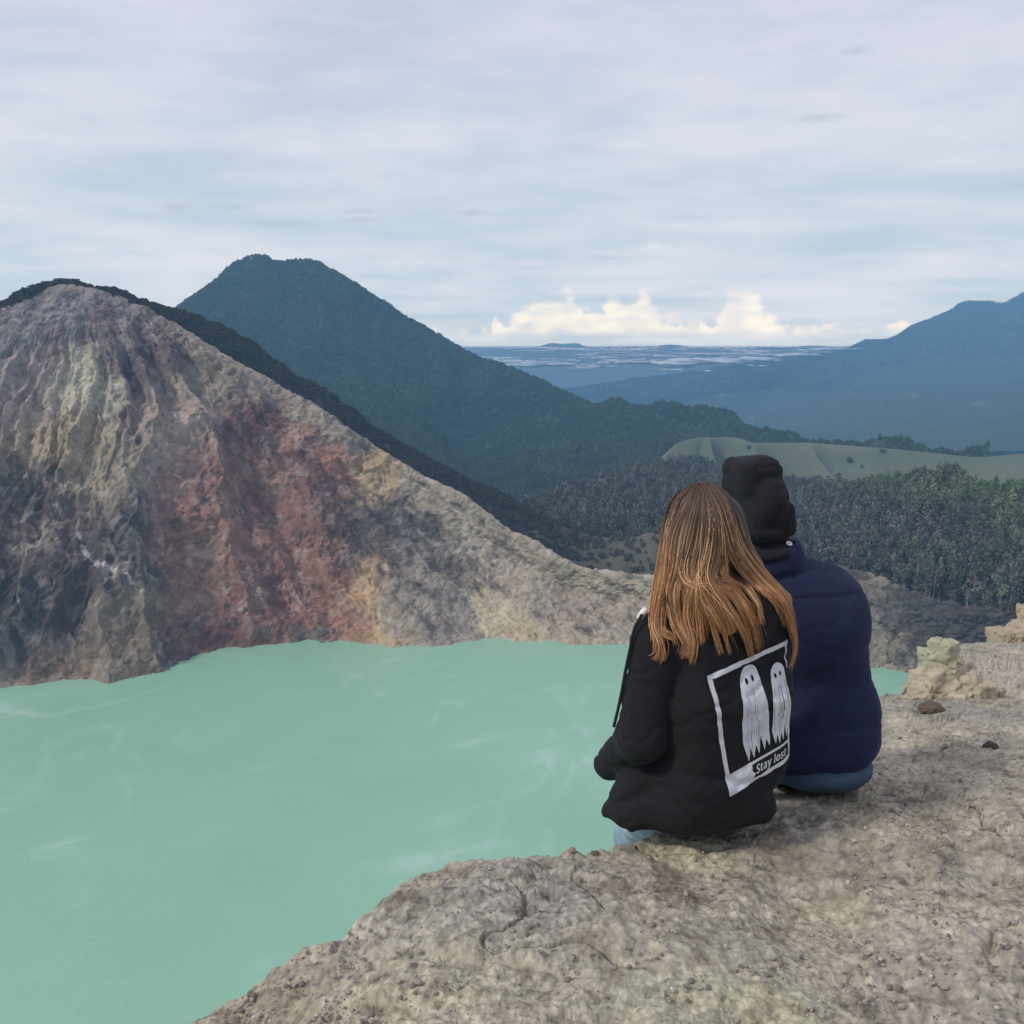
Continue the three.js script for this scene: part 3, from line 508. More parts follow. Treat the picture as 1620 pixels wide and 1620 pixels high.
{
  const kinds = [0, 1, 2, 3, 4].map((k) => { const t = makeTree(40 + k, { clumps: 30 + k * 3, leaves: 7, leaf: 1.25, width: [0.12, 0.15, 0.1, 0.18, 0.13][k], tone: [0.55, 0.6, 0.5], bark: [1.1, 1.0, 0.98] }); return mergeGeometries([t.wood, t.crown]); });
  const burnt = [0, 1].map((k) => { const t = makeTree(60 + k, { clumps: 16, leaves: 4, leaf: 1.5, width: 0.13, bare: 0.4, tone: [0.6, 0.55, 0.55], bark: [1.3, 1.2, 1.2] }); return mergeGeometries([t.wood, t.crown]); });
  const green = (p) => clamp(smoothstep(p.x, 250, 420) * 0.9 + smoothstep(p.y, -160, -95) * 0.5 + fbm(p.x / 40, p.y / 30, p.z / 40, 3) * 0.7, 0, 1);
  forest('forest', 'grey-green wood of slender trees on the slope right of the seated pair', [...kinds, ...burnt, ...burnt], scatter(woodSlope, 7500, 21, (p, u, px) => (u > 0.97 && px > 820 ? 0.3 + 0.7 * patch(p, 40) : 0)), 19,
    (p, r) => { const g = green(p), q = (0.65 + 0.75 * r()) * (0.7 + 0.6 * patch(p, 30, 9)); return mix3([0.19 * q, 0.18 * q, 0.18 * q], [0.21 * q, 0.27 * q, 0.12 * q], clamp(g + (r() - 0.5) * 0.4, 0, 1)); }, 22);
  forest('forest', 'dark band of trees at the foot of the cone-shaped mountain', kinds, scatter(nearMountain, 9000, 23, (p, u, px) => (u > 2.35 && px > 350 ? 0.35 + 0.65 * patch(p, 60) : 0)), 13,
    (p, r) => { const t = patch(p, 90, 4), q = 0.7 + 0.6 * r(); return mix3([0.1 * q, 0.125 * q, 0.085 * q], [0.17 * q, 0.23 * q, 0.11 * q], t); }, 24);
}

{ // low scrub on the outer flank, and on the grass hills
  const r = rng(90), bush = [0, 1, 2].map((k) => makeFarTree(130 + k, 0.5));
  forest('scrub', 'dark scrub bushes covering the flank behind the pale crater crest', bush, scatter(outerFlank, 5600, 91, (p, u) => (u > 0.9 ? patch(p, 25) * lerp(1, 0.12, smoothstep(p.x, -20, 70)) : 0)), 3.2, (p, q) => { const f = 0.6 + 0.7 * q(), b = smoothstep(p.x, 10, 90) * 0.6; return mix3([0.085 * f, 0.085 * f, 0.062 * f], [0.19 * f, 0.17 * f, 0.12 * f], b); }, 92, 0.1);
  forest('scrub', 'dark bushes and small trees dotted along the bare olive hills', bush, scatter(grassHills, 36, 93, (p, u) => (u > 0.9 ? smoothstep(patch(p, 60, 3), 0.5, 0.8) : 0)), 7, (p, q) => { const f = 0.6 + 0.7 * q(); return [0.09 * f, 0.12 * f, 0.06 * f]; }, 94, 0.05);
  // trees that stand out one by one along the top of the right-hand wood
  const spec = [[1437, 769, 20, 'tall tree standing highest on the crest of the right-hand wood'], [1508, 764, 18, 'dark slender tree on the wooded crest nearest the right edge of the crest'], [1478, 763, 17, 'narrow tree just right of the tallest one on the wooded crest'], [1392, 779, 16, 'lone tree at the left end of the green wooded crest'], [1545, 781, 15, 'short tree where the wooded crest drops away to the right'], [1338, 782, 16, 'thin grey tree on the low saddle left of the green crest'], [1270, 775, 15, 'small bare tree just right of the black knitted hat'], [1586, 787, 15, 'small tree near the right edge on the falling wooded crest']];
  spec.forEach(([px, py, h, label], k) => {
    const t = makeTree(300 + k, { clumps: 60, leaves: 10, width: 0.15 + 0.05 * r(), bare: 0.2, tone: k === 6 ? [0.1, 0.09, 0.085] : [0.075, 0.105, 0.05], bark: [0.14, 0.12, 0.11] }), g = new THREE.Group(), p = woodCrest(px); g.position.copy(p); g.position.y -= 1; g.scale.setScalar(h); g.rotation.y = r() * 6;
    part('trunk', t.wood, leafMat, g); part('crown', t.crown, leafMat, g);
    place(g, 'tree', label, 'tree');
  });
}

// ---------------------------------------------------------------- meshing a distance field (surface nets)
function nets(sdf, lo, hi, cell, { paint, smooth = true } = {}) {
  const N = [0, 1, 2].map((k) => Math.ceil((hi[k] - lo[k]) / cell) + 1), [nx, ny, nz] = N, val = new Float32Array(nx * ny * nz).fill(9), B = 6;
  const at = (i, j, k) => (k * ny + j) * nx + i;
  for (let kb = 0; kb < nz; kb += B) for (let jb = 0; jb < ny; jb += B) for (let ib = 0; ib < nx; ib += B) {
    const c = sdf(lo[0] + (ib + B / 2) * cell, lo[1] + (jb + B / 2) * cell, lo[2] + (kb + B / 2) * cell);
    if (Math.abs(c) > cell * B * 1.5) { const e = c > 0 ? 9 : -9; for (let k = kb; k < Math.min(nz, kb + B); k++) for (let j = jb; j < Math.min(ny, jb + B); j++) val.fill(e, at(ib, j, k), at(Math.min(nx, ib + B) - 1, j, k) + 1); continue; }
    for (let k = kb; k < Math.min(nz, kb + B); k++) for (let j = jb; j < Math.min(ny, jb + B); j++) for (let i = ib; i < Math.min(nx, ib + B); i++) val[at(i, j, k)] = sdf(lo[0] + i * cell, lo[1] + j * cell, lo[2] + k * cell);
  }
  const id = new Int32Array(nx * ny * nz).fill(-1), P = [], idx = [];
  for (let k = 0; k < nz - 1; k++) for (let j = 0; j < ny - 1; j++) for (let i = 0; i < nx - 1; i++) {
    let m = 0, sx = 0, sy = 0, sz = 0;
    const v = (a, b, c) => val[at(i + a, j + b, k + c)];
    let neg = 0; for (let q = 0; q < 8; q++) if (v(q & 1, (q >> 1) & 1, q >> 2) < 0) neg++;
    if (!neg || neg === 8) continue;
    const edge = (a, b, c, d, e, f) => { const p = v(a, b, c), r = v(d, e, f); if ((p < 0) === (r < 0)) return; const t = p / (p - r); sx += a + (d - a) * t; sy += b + (e - b) * t; sz += c + (f - c) * t; m++; };
    for (let q = 0; q < 2; q++) for (let w = 0; w < 2; w++) { edge(0, q, w, 1, q, w); edge(q, 0, w, q, 1, w); edge(q, w, 0, q, w, 1); }
    id[at(i, j, k)] = P.length / 3; P.push(lo[0] + (i + sx / m) * cell, lo[1] + (j + sy / m) * cell, lo[2] + (k + sz / m) * cell);
  }
  const quad = (a, b, c, d, flip) => { if (a < 0 || b < 0 || c < 0 || d < 0) return; if (flip) idx.push(a, c, b, a, d, c); else idx.push(a, b, c, a, c, d); };
  for (let k = 1; k < nz - 1; k++) for (let j = 1; j < ny - 1; j++) for (let i = 1; i < nx - 1; i++) {
    const s = val[at(i, j, k)] < 0;
    if (s !== val[at(i + 1, j, k)] < 0) quad(id[at(i, j - 1, k - 1)], id[at(i, j, k - 1)], id[at(i, j, k)], id[at(i, j - 1, k)], !s);
    if (s !== val[at(i, j + 1, k)] < 0) quad(id[at(i - 1, j, k - 1)], id[at(i - 1, j, k)], id[at(i, j, k)], id[at(i, j, k - 1)], !s);
    if (s !== val[at(i, j, k + 1)] < 0) quad(id[at(i - 1, j - 1, k)], id[at(i, j - 1, k)], id[at(i, j, k)], id[at(i - 1, j, k)], !s);
  }
  const g = new THREE.BufferGeometry();
  g.setAttribute('position', new THREE.Float32BufferAttribute(P, 3));
  g.setIndex(idx);
  g.computeVertexNormals();
  if (paint) { const C = [], n = g.attributes.normal; for (let i = 0; i < P.length; i += 3) C.push(...paint(P[i], P[i + 1], P[i + 2], n.array[i], n.array[i + 1], n.array[i + 2])); g.setAttribute('color', new THREE.Float32BufferAttribute(C, 3)); }
  return g;
}
const smin = (a, b, k) => { const h = Math.max(k - Math.abs(a - b), 0) / k; return Math.min(a, b) - h * h * k * 0.25; };
const smax = (a, b, k) => -smin(-a, -b, k);
function cone(a, b, ra, rb) { // tapered limb between two joints
  const dx = b.x - a.x, dy = b.y - a.y, dz = b.z - a.z, l2 = dx * dx + dy * dy + dz * dz;
  return (x, y, z) => { const t = clamp(((x - a.x) * dx + (y - a.y) * dy + (z - a.z) * dz) / l2, 0, 1); return Math.hypot(x - a.x - dx * t, y - a.y - dy * t, z - a.z - dz * t) - (ra + (rb - ra) * t); };
}
function egg(c, rx, ry, rz, yaw = 0, roll = 0) { // ellipsoid, turned about y and then tilted sideways
  const cy = Math.cos(yaw), sy = Math.sin(yaw), cr = Math.cos(roll), sr = Math.sin(roll);
  return (x, y, z) => {
    x -= c.x; y -= c.y; z -= c.z;
    let a = x * cy - z * sy, b = y; const e = x * sy + z * cy;
    const a2 = a * cr + b * sr; b = -a * sr + b * cr; a = a2;
    const k0 = Math.hypot(a / rx, b / ry, e / rz), k1 = Math.hypot(a / (rx * rx), b / (ry * ry), e / (rz * rz));
    return k1 < 1e-9 ? -Math.min(rx, ry, rz) : k0 * (k0 - 1) / k1;
  };
}

// ---------------------------------------------------------------- the rock rim one sits on
function grain(seed, W, f) { const d = new Uint8Array(W * W * 4); for (let j = 0; j < W; j++) for (let i = 0; i < W; i++) { const v = clamp(f(i / W, j / W), 0, 255), o = (j * W + i) * 4; d[o] = d[o + 1] = d[o + 2] = v; d[o + 3] = 255; } const t = new THREE.DataTexture(d, W, W); t.wrapS = t.wrapT = THREE.RepeatWrapping; t.magFilter = THREE.LinearFilter; t.needsUpdate = true; return t; }
const wrap2 = (f) => (u, v) => { const s = (t) => t * t * (3 - 2 * t), a = s(u), b = s(v); return lerp(lerp(f(u, v), f(u - 1, v), a), lerp(f(u, v - 1), f(u - 1, v - 1), a), b); };
const gritBump = grain(1, 512, (u, v) => 128 + 170 * wrap2((x, y) => fbm(x * 24, y * 24, 3.3, 4, 0.7) + 0.5 * Math.max(0, noise(x * 60, y * 60, 1.7)))(u, v));
const gritTone = grain(2, 512, (u, v) => 232 + 120 * wrap2((x, y) => fbm(x * 30 + 4, y * 30, 8.3, 4, 0.75))(u, v));
gritTone.colorSpace = THREE.SRGBColorSpace;
const rimEdge = curve([[-150, 2020, -0.5], [100, 1792, -0.36], [165, 1702, -0.3], [258, 1624, -0.22], [312, 1592, -0.2], [398, 1548, -0.17], [464, 1510, -0.15], [540, 1474, -0.12], [580, 1434, -0.1], [620, 1400, -0.08], [700, 1362, -0.05], [770, 1344, -0.03], [850, 1343, -0.02], [930, 1336, -0.01], [965, 1330, 0], [1000, 1318, 0], [1050, 1304, 0], [1120, 1288, 0], [1180, 1262, -0.01], [1250, 1218, -0.06], [1320, 1185, -0.09], [1362, 1140, -0.16], [1384, 1104, -0.3], [1410, 1092, -0.31], [1440, 1100, -0.32], [1455, 1085, -0.35], [1480, 1048, -0.44], [1510, 1020, -0.5], [1560, 1014, -0.5], [1620, 1008, -0.47], [1750, 1000, -0.45], [1950, 1000, -0.45], [2600, 1012, -0.45], [3600, 1040, -0.45]]);
const lie = (x, z) => -0.02 - 0.14 * Math.max(0, -z - 2.4) - 0.02 * Math.max(0, -z - 2.4) * Math.max(0, x) - 0.14 * smoothstep(-x, 0.0, 1.1) - 0.03 * smoothstep(x, 0.35, 0.8) * (1 - smoothstep(-z, 3, 4));
const rimAt = (f) => (px) => { const [e] = rimEdge(px), py = e + (2150 - e) * f; let h = -0.1, p; for (let k = 0; k < 6; k++) { p = atHeight(px, py, h); h = lerp(h, lie(p.x, p.z), 0.8); } p.y -= 0.02 * (1 - smoothstep(f, 0, 0.06)); return p; };
const rimTop = rimAt(0);
const seatDips = [];
let rim;
{
  const spots = [[1200, 1575, 0.2, [186, 182, 148]], [1090, 1330, 0.13, [190, 184, 150]], [1330, 1440, 0.14, [178, 172, 138]], [1350, 1520, 0.1, [188, 182, 150]], [640, 1470, 0.2, [156, 150, 144]], [800, 1440, 0.22, [150, 146, 140]], [430, 1590, 0.2, [136, 126, 108]], [1450, 1500, 0.3, [166, 156, 148]], [1440, 1250, 0.3, [170, 160, 142]], [1560, 1060, 0.6, [180, 168, 154]], [1420, 1150, 0.25, [180, 170, 152]], [1240, 1330, 0.1, [128, 112, 96]], [1150, 1500, 0.22, [150, 144, 136]], [700, 1560, 0.2, [160, 156, 134]], [1000, 1580, 0.2, [170, 166, 146]]].map(([px, py, s, c]) => { const [e] = rimEdge(px); const f = (py - e) / (2150 - e); return { p: rimAt(clamp(f, 0, 1))(px), s, c: lin(...c) }; });
  const back = (px) => new THREE.Vector3((px - MID) / FOCAL * 7, -0.1, 3.2);
  const ground = (from, to, columns, f) => land({ from, to, columns, uvScale: 0.55,
    rows: [{ at: below(rimTop, -182, 95) }, { at: below(rimTop, -30, 6), n: Math.ceil(10 * f), tension: 0.2 }, { at: below(rimTop, -1.3, 0.3), n: Math.ceil(10 * f), tension: 0.1 }, { at: below(rimTop, -0.1, 0.05), n: Math.ceil(22 * f), tension: 0.1 }, { at: rimTop, n: 14, tension: 0.2 }, { at: rimAt(0.1), n: Math.ceil(74 * f), tension: 0.4 }, { at: rimAt(0.28), n: Math.ceil(104 * f) }, { at: rimAt(0.55), n: Math.ceil(130 * f) }, { at: rimAt(1), n: Math.ceil(70 * f) }, { at: back, n: 14 }],
    shape: (p, n, u) => {
      const k = smoothstep(u, 3.6, 4.3), w = fbm(p.x * 1.1, p.y * 1.1, p.z * 1.1, 3);
      let h = fbm(p.x * 0.9, p.y * 0.9, p.z * 0.9 + 3, 3) * 0.07 * k;
      const q = p.x + 0.12 * p.z + 0.1 * w, along = p.z;
      h += (ridged(q * 3.1, 2.2, along * 0.55, 3) - 0.62) * 0.03 * k * smoothstep(p.x, 0.2, 0.9) * clamp(0.6 + noise(p.x * 1.3, 8, p.z * 1.1), 0, 1.2);
      h += (ridged(p.x * 3.6 + w, p.y * 4, p.z * 3.6, 4, 0.5) - 0.6) * 0.03;
      h += fbm(p.x * 14, p.y * 14, p.z * 14, 4, 0.6) * 0.011;
      const lay = p.x * 0.35 + p.z * 0.9 + 0.25 * w, st = lay * 3.2 - Math.floor(lay * 3.2); h += 0.02 * smoothstep(st, 0.0, 0.16) * (1 - st) * clamp(0.3 + noise(p.x * 1.2, 2, p.z * 1.2) * 1.6, 0, 1) * k;
      const jw = 0.25 * w, g1 = blocks(p.x * 3.3 + jw, p.y * 3.3, p.z * 4.4 + jw), g2 = blocks(p.x * 12 + jw, p.y * 12, p.z * 15), broken = smoothstep(noise(p.x * 1.5 + 7, 1.5, p.z * 1.5), -0.25, 0.35);
      h += (Math.min(g1, 0.22) - 0.12) * 0.07 * broken * k + (Math.min(g2, 0.3) - 0.2) * 0.013 * (0.35 + 0.65 * broken);
      const lump = Math.max(0, noise(p.x * 46, p.y * 46, p.z * 46)) ** 2; h += lump * 0.008;
      h += fbm(p.x * 95, p.y * 95, p.z * 95, 2) * 0.0035;
      const crack = Math.abs(noise(p.x * 2.1 + 3 + 0.35 * noise(p.x * 7, p.y * 7, p.z * 7), p.y * 2, p.z * 2.9)); h -= 0.02 * (1 - smoothstep(crack, 0.0, 0.03)) * smoothstep(noise(p.x * 1.7, 4, p.z * 1.7), -0.15, 0.3);
      if (u > 3.9) for (const s of seatDips) { const d = Math.hypot(p.x - s[0], p.z - s[1]); h -= s[3] * (1 - smoothstep(d, s[2] * 0.5, s[2])); }
      return h;
    },
    paint: (p, n, b, u, px, cav) => {
      const w = fbm(p.x * 2.2, p.y * 2.2, p.z * 2.2, 4, 0.6), m = fbm(p.x * 9, p.y * 9, p.z * 9, 4, 0.6), f = fbm(p.x * 40, p.y * 40, p.z * 40, 3, 0.7);
      let c = mix3(lin(150, 142, 129), lin(182, 171, 152), clamp(0.5 + w * 1.3, 0, 1));
      c = mix3(c, lin(142, 137, 131), clamp(noise(p.x * 1.6, 7, p.z * 1.6) * 1.3, 0, 0.8));
      for (const s of spots) { const d = Math.hypot(b.x - s.p.x + w * 0.12, b.z - s.p.z + m * 0.08) / s.s; if (d < 1.4) c = mix3(c, s.c, 0.6 * (1 - smoothstep(d, 0.2, 1.3))); }
      c = mix3(c, lin(100, 88, 78), clamp(m * 1.9 - 0.12, 0, 0.75));
      c = mix3(c, lin(205, 194, 176), clamp(-m * 1.5 - 0.4, 0, 0.5));
      c = mix3(c, lin(70, 62, 56), smoothstep(fbm(p.x * 22, p.y * 22 + 4, p.z * 34, 4, 0.65), 0.16, 0.42) * 0.7);
      blocks(p.x * 12, p.y * 12, p.z * 15); const s = 1.22 + 0.85 * f + 0.12 * (blockTone - 0.5);
      return [c[0] * s, c[1] * s * 1.015, c[2] * s * 0.96];
    } });
  rim = ground(-150, 1950, 900, 1);
  place(new THREE.Mesh(rim, matte({ map: gritTone, bumpMap: gritBump, bumpScale: 0.006 })), 'rock_rim', 'rough grey-brown rock rim in the foreground that the pair sit on', 'rock ground', { kind: 'structure' });
  place(new THREE.Mesh(ground(1950, 3600, 90, 0.3), matte({ map: gritTone, bumpMap: gritBump, bumpScale: 0.006 })), 'rock_rim', 'grey-brown rock slope going on past the right edge of the picture', 'rock ground', { kind: 'structure' });
}
// where a vertical line meets the finished rim
const rimHeight = (() => { const { C, count, pos, UV } = rim.userData, grid = new Map(); for (let j = 0; j < count; j++) { if (UV[j] < 3.9) continue; for (let i = 0; i < C; i++) { const o = (j * C + i) * 3, key = Math.round(pos[o] * 40) + ',' + Math.round(pos[o + 2] * 40), h = grid.get(key); if (h === undefined || pos[o + 1] > h) grid.set(key, pos[o + 1]); } } return (x, z) => grid.get(Math.round(x * 40) + ',' + Math.round(z * 40)); })();
const onRim = (px, py) => { const [e] = rimEdge(px), p = rimAt(clamp((py - e) / (2150 - e), 0, 1))(px); const h = rimHeight(p.x, p.z); if (h !== undefined) p.y = h; return p; };

// ---------------------------------------------------------------- loose stones
function stone(seed, sx, sy, sz, tone, detail = 4) {
  const g = new THREE.IcosahedronGeometry(1, detail), a = g.attributes.position, c = [];
  for (let i = 0; i < a.count; i++) {
    const x = a.getX(i), y = a.getY(i), z = a.getZ(i);
    let q = 1 + 0.3 * fbm(x * 1.3 + seed, y * 1.3, z * 1.3, 2) + (ridged(x * 2.2 + seed, y * 2.2, z * 2.2, 3) - 0.6) * 0.3 + 0.05 * fbm(x * 9, y * 9 + seed, z * 9, 2);
    a.setXYZ(i, x * q * sx, y * q * sy, z * q * sz);
    const t = 1 + 0.45 * fbm(x * 4 + seed, y * 4, z * 4, 4, 0.65); c.push(tone[0] * t, tone[1] * t, tone[2] * t);
  }
  g.setAttribute('color', new THREE.Float32BufferAttribute(c, 3));
  g.deleteAttribute('uv'); g.computeVertexNormals();
  return g;
}
{
  const r = rng(77), geos = [0, 1, 2].map((k) => stone(k * 7 + 1, 1, 0.65, 0.85, [1, 1, 1], 1)), sets = geos.map(() => []), m = new THREE.Matrix4(), q = new THREE.Quaternion(), e = new THREE.Euler();
  for (let k = 0; k < 3800; k++) {
    const px = 250 + r() * 1420, [ed] = rimEdge(px), py = ed + 6 + Math.pow(r(), 0.8) * (1640 - ed);
    if (fbm(px * 0.012, py * 0.018, 3, 3) * 1.6 + (px > 1330 ? 0.22 : px < 700 && py > 1500 ? 0.1 : -0.12) < r() * 0.8 - 0.2) continue;
    const p = onRim(px, py), s = 0.002 + 0.0055 * Math.pow(r(), 4) + (px > 1350 ? 0.001 : 0);
    p.y += s * 0.2;
    sets[k % 3].push([m.compose(p, q.setFromEuler(e.set(r() * 0.8, r() * 6.28, r() * 0.8)), new THREE.Vector3(s, s, s)).clone(), r()]);
  }
  const root = new THREE.Group();
  sets.forEach((list, i) => { const im = new THREE.InstancedMesh(geos[i], matte(), list.length), c = new THREE.Color(); list.forEach(([x, t], k) => { im.setMatrixAt(k, x); const v = t < 0.06 ? [0.5, 0.47, 0.42] : t < 0.4 ? [0.19, 0.165, 0.145] : [0.32, 0.285, 0.245]; im.setColorAt(k, c.setRGB(...v)); }); im.name = 'pebbles'; im.castShadow = im.receiveShadow = true; root.add(im); });
  place(root, 'gravel', 'fine grey gravel and grit strewn over the rock rim', 'gravel', { kind: 'stuff' });
  const single = (px, py, s, sy, tone, label, seed) => { const p = onRim(px, py), o = new THREE.Mesh(stone(seed, s, s * sy, s * 0.8, lin(...tone)), matte()); o.position.copy(p); o.position.y += s * sy * 0.45; o.rotation.y = seed; place(o, 'stone', label, 'stone'); };
  single(1473, 1127, 0.05, 0.6, [92, 80, 66], 'dark brown stone lying below the pale knob of rock', 3);
  single(1374, 1216, 0.016, 0.8, [206, 200, 194], 'small white pebble beside the hem of the blue jacket', 5);
  single(1567, 1190, 0.03, 0.5, [70, 62, 56], 'flat dark stone on the open slope at the far right', 8);
  single(1560, 1052, 0.035, 0.6, [188, 178, 164], 'pale chip of stone high on the slope near the right edge', 11);
  single(905, 1336, 0.011, 0.55, [150, 128, 114], 'small reddish stone at the brink left of the woman', 14);
  single(942, 1335, 0.012, 0.5, [96, 84, 74], 'small brown stone at the brink beside the pale jeans', 15);
}
{
  const knob = (px, py, parts, tone, tip, label, name) => {
    const base = onRim(px, py), unit = base.distanceTo(EYE) / FOCAL;
    const f = parts.map(([dx, dy, w, h], k) => { const c = new THREE.Vector3(dx * unit, dy * unit, -w * unit * 0.3), yaw = 0.5 + k * 0.7 + px, cy = Math.cos(yaw), sy = Math.sin(yaw), tl = 0.25 * Math.sin(k * 2.3 + px), X = w * unit * 0.74, Y = h * unit * 0.74, Z = w * unit * 0.68; return (x, y, z) => { x -= c.x; y -= c.y; z -= c.z; const a = Math.abs(x * cy - z * sy + y * tl) - X, b = Math.abs(y - tl * x) - Y, e = Math.abs(x * sy + z * cy - 0.2 * y) - Z; return Math.hypot(Math.max(a, 0), Math.max(b, 0), Math.max(e, 0)) + Math.min(Math.max(a, b, e), 0) - 0.012; }; });
    const sdf = (x, y, z) => { let d = f[0](x, y, z); for (const q of f.slice(1)) d = smin(d, q(x, y, z), 0.012); return d - 0.022 * fbm(x * 12 + px, y * 12, z * 12, 4, 0.6) - (Math.min(blocks(x * 13 + px, y * 13, z * 13), 0.15) - 0.1) * 0.06 - 0.012 * fbm(x * 55, y * 55, z * 55, 3, 0.6); };
    const g = nets(sdf, [-0.35, -0.2, -0.45], [0.35, 0.5, 0.3], 0.0065, { paint: (x, y, z) => { const t = clamp(0.5 + 0.8 * fbm(x * 14, y * 14, z * 14, 4, 0.65), 0, 1), c = mix3(mix3(lin(...tone), lin(...tip), smoothstep(y, 0.12, 0.2)), lin(128, 116, 100), t * 0.8), s = 0.85 + 0.3 * t; return [c[0] * s, c[1] * s, c[2] * s]; } });
    const o = new THREE.Mesh(g, matte()); o.position.copy(base); place(o, name, label, 'rock');
  };
  knob(1472, 1096, [[-6, 12, 24, 34], [14, 30, 27, 38], [20, 66, 18, 16], [44, 14, 34, 24], [74, 8, 30, 16], [26, -4, 44, 14]], [204, 192, 166], [188, 192, 158], 'pale yellow weathered knob of rock standing at the brink right of the man', 'rock_stack');
  knob(1610, 1012, [[6, 8, 20, 24], [30, 14, 28, 34], [-14, 0, 22, 14]], [186, 172, 146], [184, 170, 140], 'yellowish boulder on the skyline of the rim, cut by the right edge', 'boulder');
}

const PRINT_CORNERS = [[1112, 1066], [1246, 1006], [1150, 1266], [1250, 1196]], HAIRS = 5200;
// ---------------------------------------------------------------- the two people: bodies, clothes and hair as distance fields
const V = (x, y, z) => new THREE.Vector3(x, y, z);
const J = atDepth; // a joint: bearing and distance in front of the camera
const slab = (c, hx, hy, hz, r, yaw) => { const cy = Math.cos(yaw), sy = Math.sin(yaw); return (x, y, z) => { x -= c.x; y -= c.y; z -= c.z; const a = Math.abs(x * cy - z * sy) - hx, b = Math.abs(y) - hy, e = Math.abs(x * sy + z * cy) - hz; return Math.hypot(Math.max(a, 0), Math.max(b, 0), Math.max(e, 0)) + Math.min(Math.max(a, b, e), 0) - r; }; };
const join = (list, k) => (x, y, z) => { let d = list[0](x, y, z); for (let i = 1; i < list.length; i++) d = smin(d, list[i](x, y, z), k); return d; };
const boxOf = (pts, pad) => { const b = new THREE.Box3().setFromPoints(pts).expandByScalar(pad); return [b.min.toArray(), b.max.toArray()]; };
function hand(wrist, dir, palmDown, side) { // five bent fingers and a thumb that leaves the side of the palm
  const d = dir.clone().normalize(), n = palmDown.clone().normalize(), s = new THREE.Vector3().crossVectors(d, n).normalize().multiplyScalar(side), at = (a, b, c) => wrist.clone().addScaledVector(d, a).addScaledVector(s, b).addScaledVector(n, c);
  const f = [cone(at(0, 0, 0), at(0.045, 0.012, 0), 0.026, 0.026), cone(at(0.02, -0.012, 0), at(0.078, -0.024, 0.002), 0.02, 0.015), cone(at(0.03, 0.01, 0), at(0.082, 0.022, 0.002), 0.02, 0.014)];
  const pts = [wrist.clone()];
  [[0.026, 0.068], [0.009, 0.078], [-0.009, 0.073], [-0.026, 0.056]].forEach(([b, l]) => {
    const k = [at(0.08, b, 0), at(0.08 + l * 0.48, b * 1.12, 0.006), at(0.08 + l * 0.78, b * 1.15, 0.022), at(0.08 + l * 0.92, b * 1.15, 0.04)];
    for (let i = 0; i < 3; i++) f.push(cone(k[i], k[i + 1], 0.0092 - i * 0.0008, 0.0084 - i * 0.0008)); pts.push(k[3]);
  });
  const t = [at(0.02, 0.03, 0.004), at(0.05, 0.052, 0.014), at(0.078, 0.05, 0.028)];
  f.push(cone(t[0], t[1], 0.014, 0.011), cone(t[1], t[2], 0.0105, 0.009)); pts.push(t[2]);
  return { sdf: join(f, 0.006), pts };
}
function headField(c, yaw, s) { // skull, jaw, nose, brow, eyes, lips and ears; faces along (-sin yaw, 0, -cos yaw)
  const F = V(-Math.sin(yaw), 0, -Math.cos(yaw)), L = V(-Math.cos(yaw), 0, Math.sin(yaw)), at = (f, l, u) => c.clone().addScaledVector(F, f * s).addScaledVector(L, l * s).add(V(0, u * s, 0));
  const skin = join([egg(at(-0.01, 0, 0.025), 0.074 * s, 0.088 * s, 0.092 * s, yaw), egg(at(0.03, 0, -0.045), 0.056 * s, 0.07 * s, 0.06 * s, yaw), cone(at(0.087, 0, 0.012), at(0.106, 0, -0.022), 0.008 * s, 0.012 * s), cone(at(0.076, -0.03, 0.024), at(0.076, 0.03, 0.024), 0.012 * s, 0.012 * s), cone(at(0.082, -0.014, -0.052), at(0.082, 0.014, -0.052), 0.008 * s, 0.008 * s), cone(at(0.08, 0, -0.09), at(0.074, 0, -0.1), 0.016 * s, 0.014 * s)], 0.02);
  const ears = join([egg(at(-0.008, 0.079, -0.005), 0.01 * s, 0.032 * s, 0.02 * s, yaw), egg(at(-0.008, -0.079, -0.005), 0.01 * s, 0.032 * s, 0.02 * s, yaw)], 0.004);
  const eyes = join([egg(at(0.075, 0.031, 0.003), 0.013 * s, 0.013 * s, 0.013 * s), egg(at(0.075, -0.031, 0.003), 0.013 * s, 0.013 * s, 0.013 * s)], 0.001);
  return (x, y, z) => smin(smin(Math.max(skin(x, y, z), -(eyes(x, y, z) - 0.002)), ears(x, y, z), 0.01), eyes(x, y, z) + 0.002, 0.003);
}
const weave = grain(9, 256, (u, v) => 150 + 60 * Math.sin(u * 6.2832 * 64) * Math.sin(v * 6.2832 * 64) + 40 * wrap2((x, y) => fbm(x * 40, y * 40, 1, 3))(u, v));
// cloth: colour with faint wear; uv wrapped round the body so that the weave keeps its size
function cloth(sdf, lo, hi, cell, tone, axis, dust = 0.25) {
  const g = nets(sdf, lo, hi, cell, { paint: (x, y, z) => { const t = 1 + dust * fbm(x * 9, y * 9, z * 9, 4, 0.6) + 0.12 * fbm(x * 60, y * 60, z * 60, 2); return [tone[0] * t, tone[1] * t, tone[2] * t]; } });
  const p = g.attributes.position, uv = new Float32Array(p.count * 2);
  for (let i = 0; i < p.count; i++) { uv[i * 2] = Math.atan2(p.getX(i) - axis.x, p.getZ(i) - axis.z) * 0.17 / 0.12; uv[i * 2 + 1] = p.getY(i) / 0.12; }
  g.setAttribute('uv', new THREE.BufferAttribute(uv, 2));
  return g;
}
const fabric = (o = {}) => new THREE.MeshPhysicalMaterial({ vertexColors: true, roughness: 0.92, sheen: 0.1, sheenRoughness: 0.6, sheenColor: new THREE.Color().setRGB(0.25, 0.27, 0.33), bumpMap: weave, bumpScale: 0.0006, ...o });
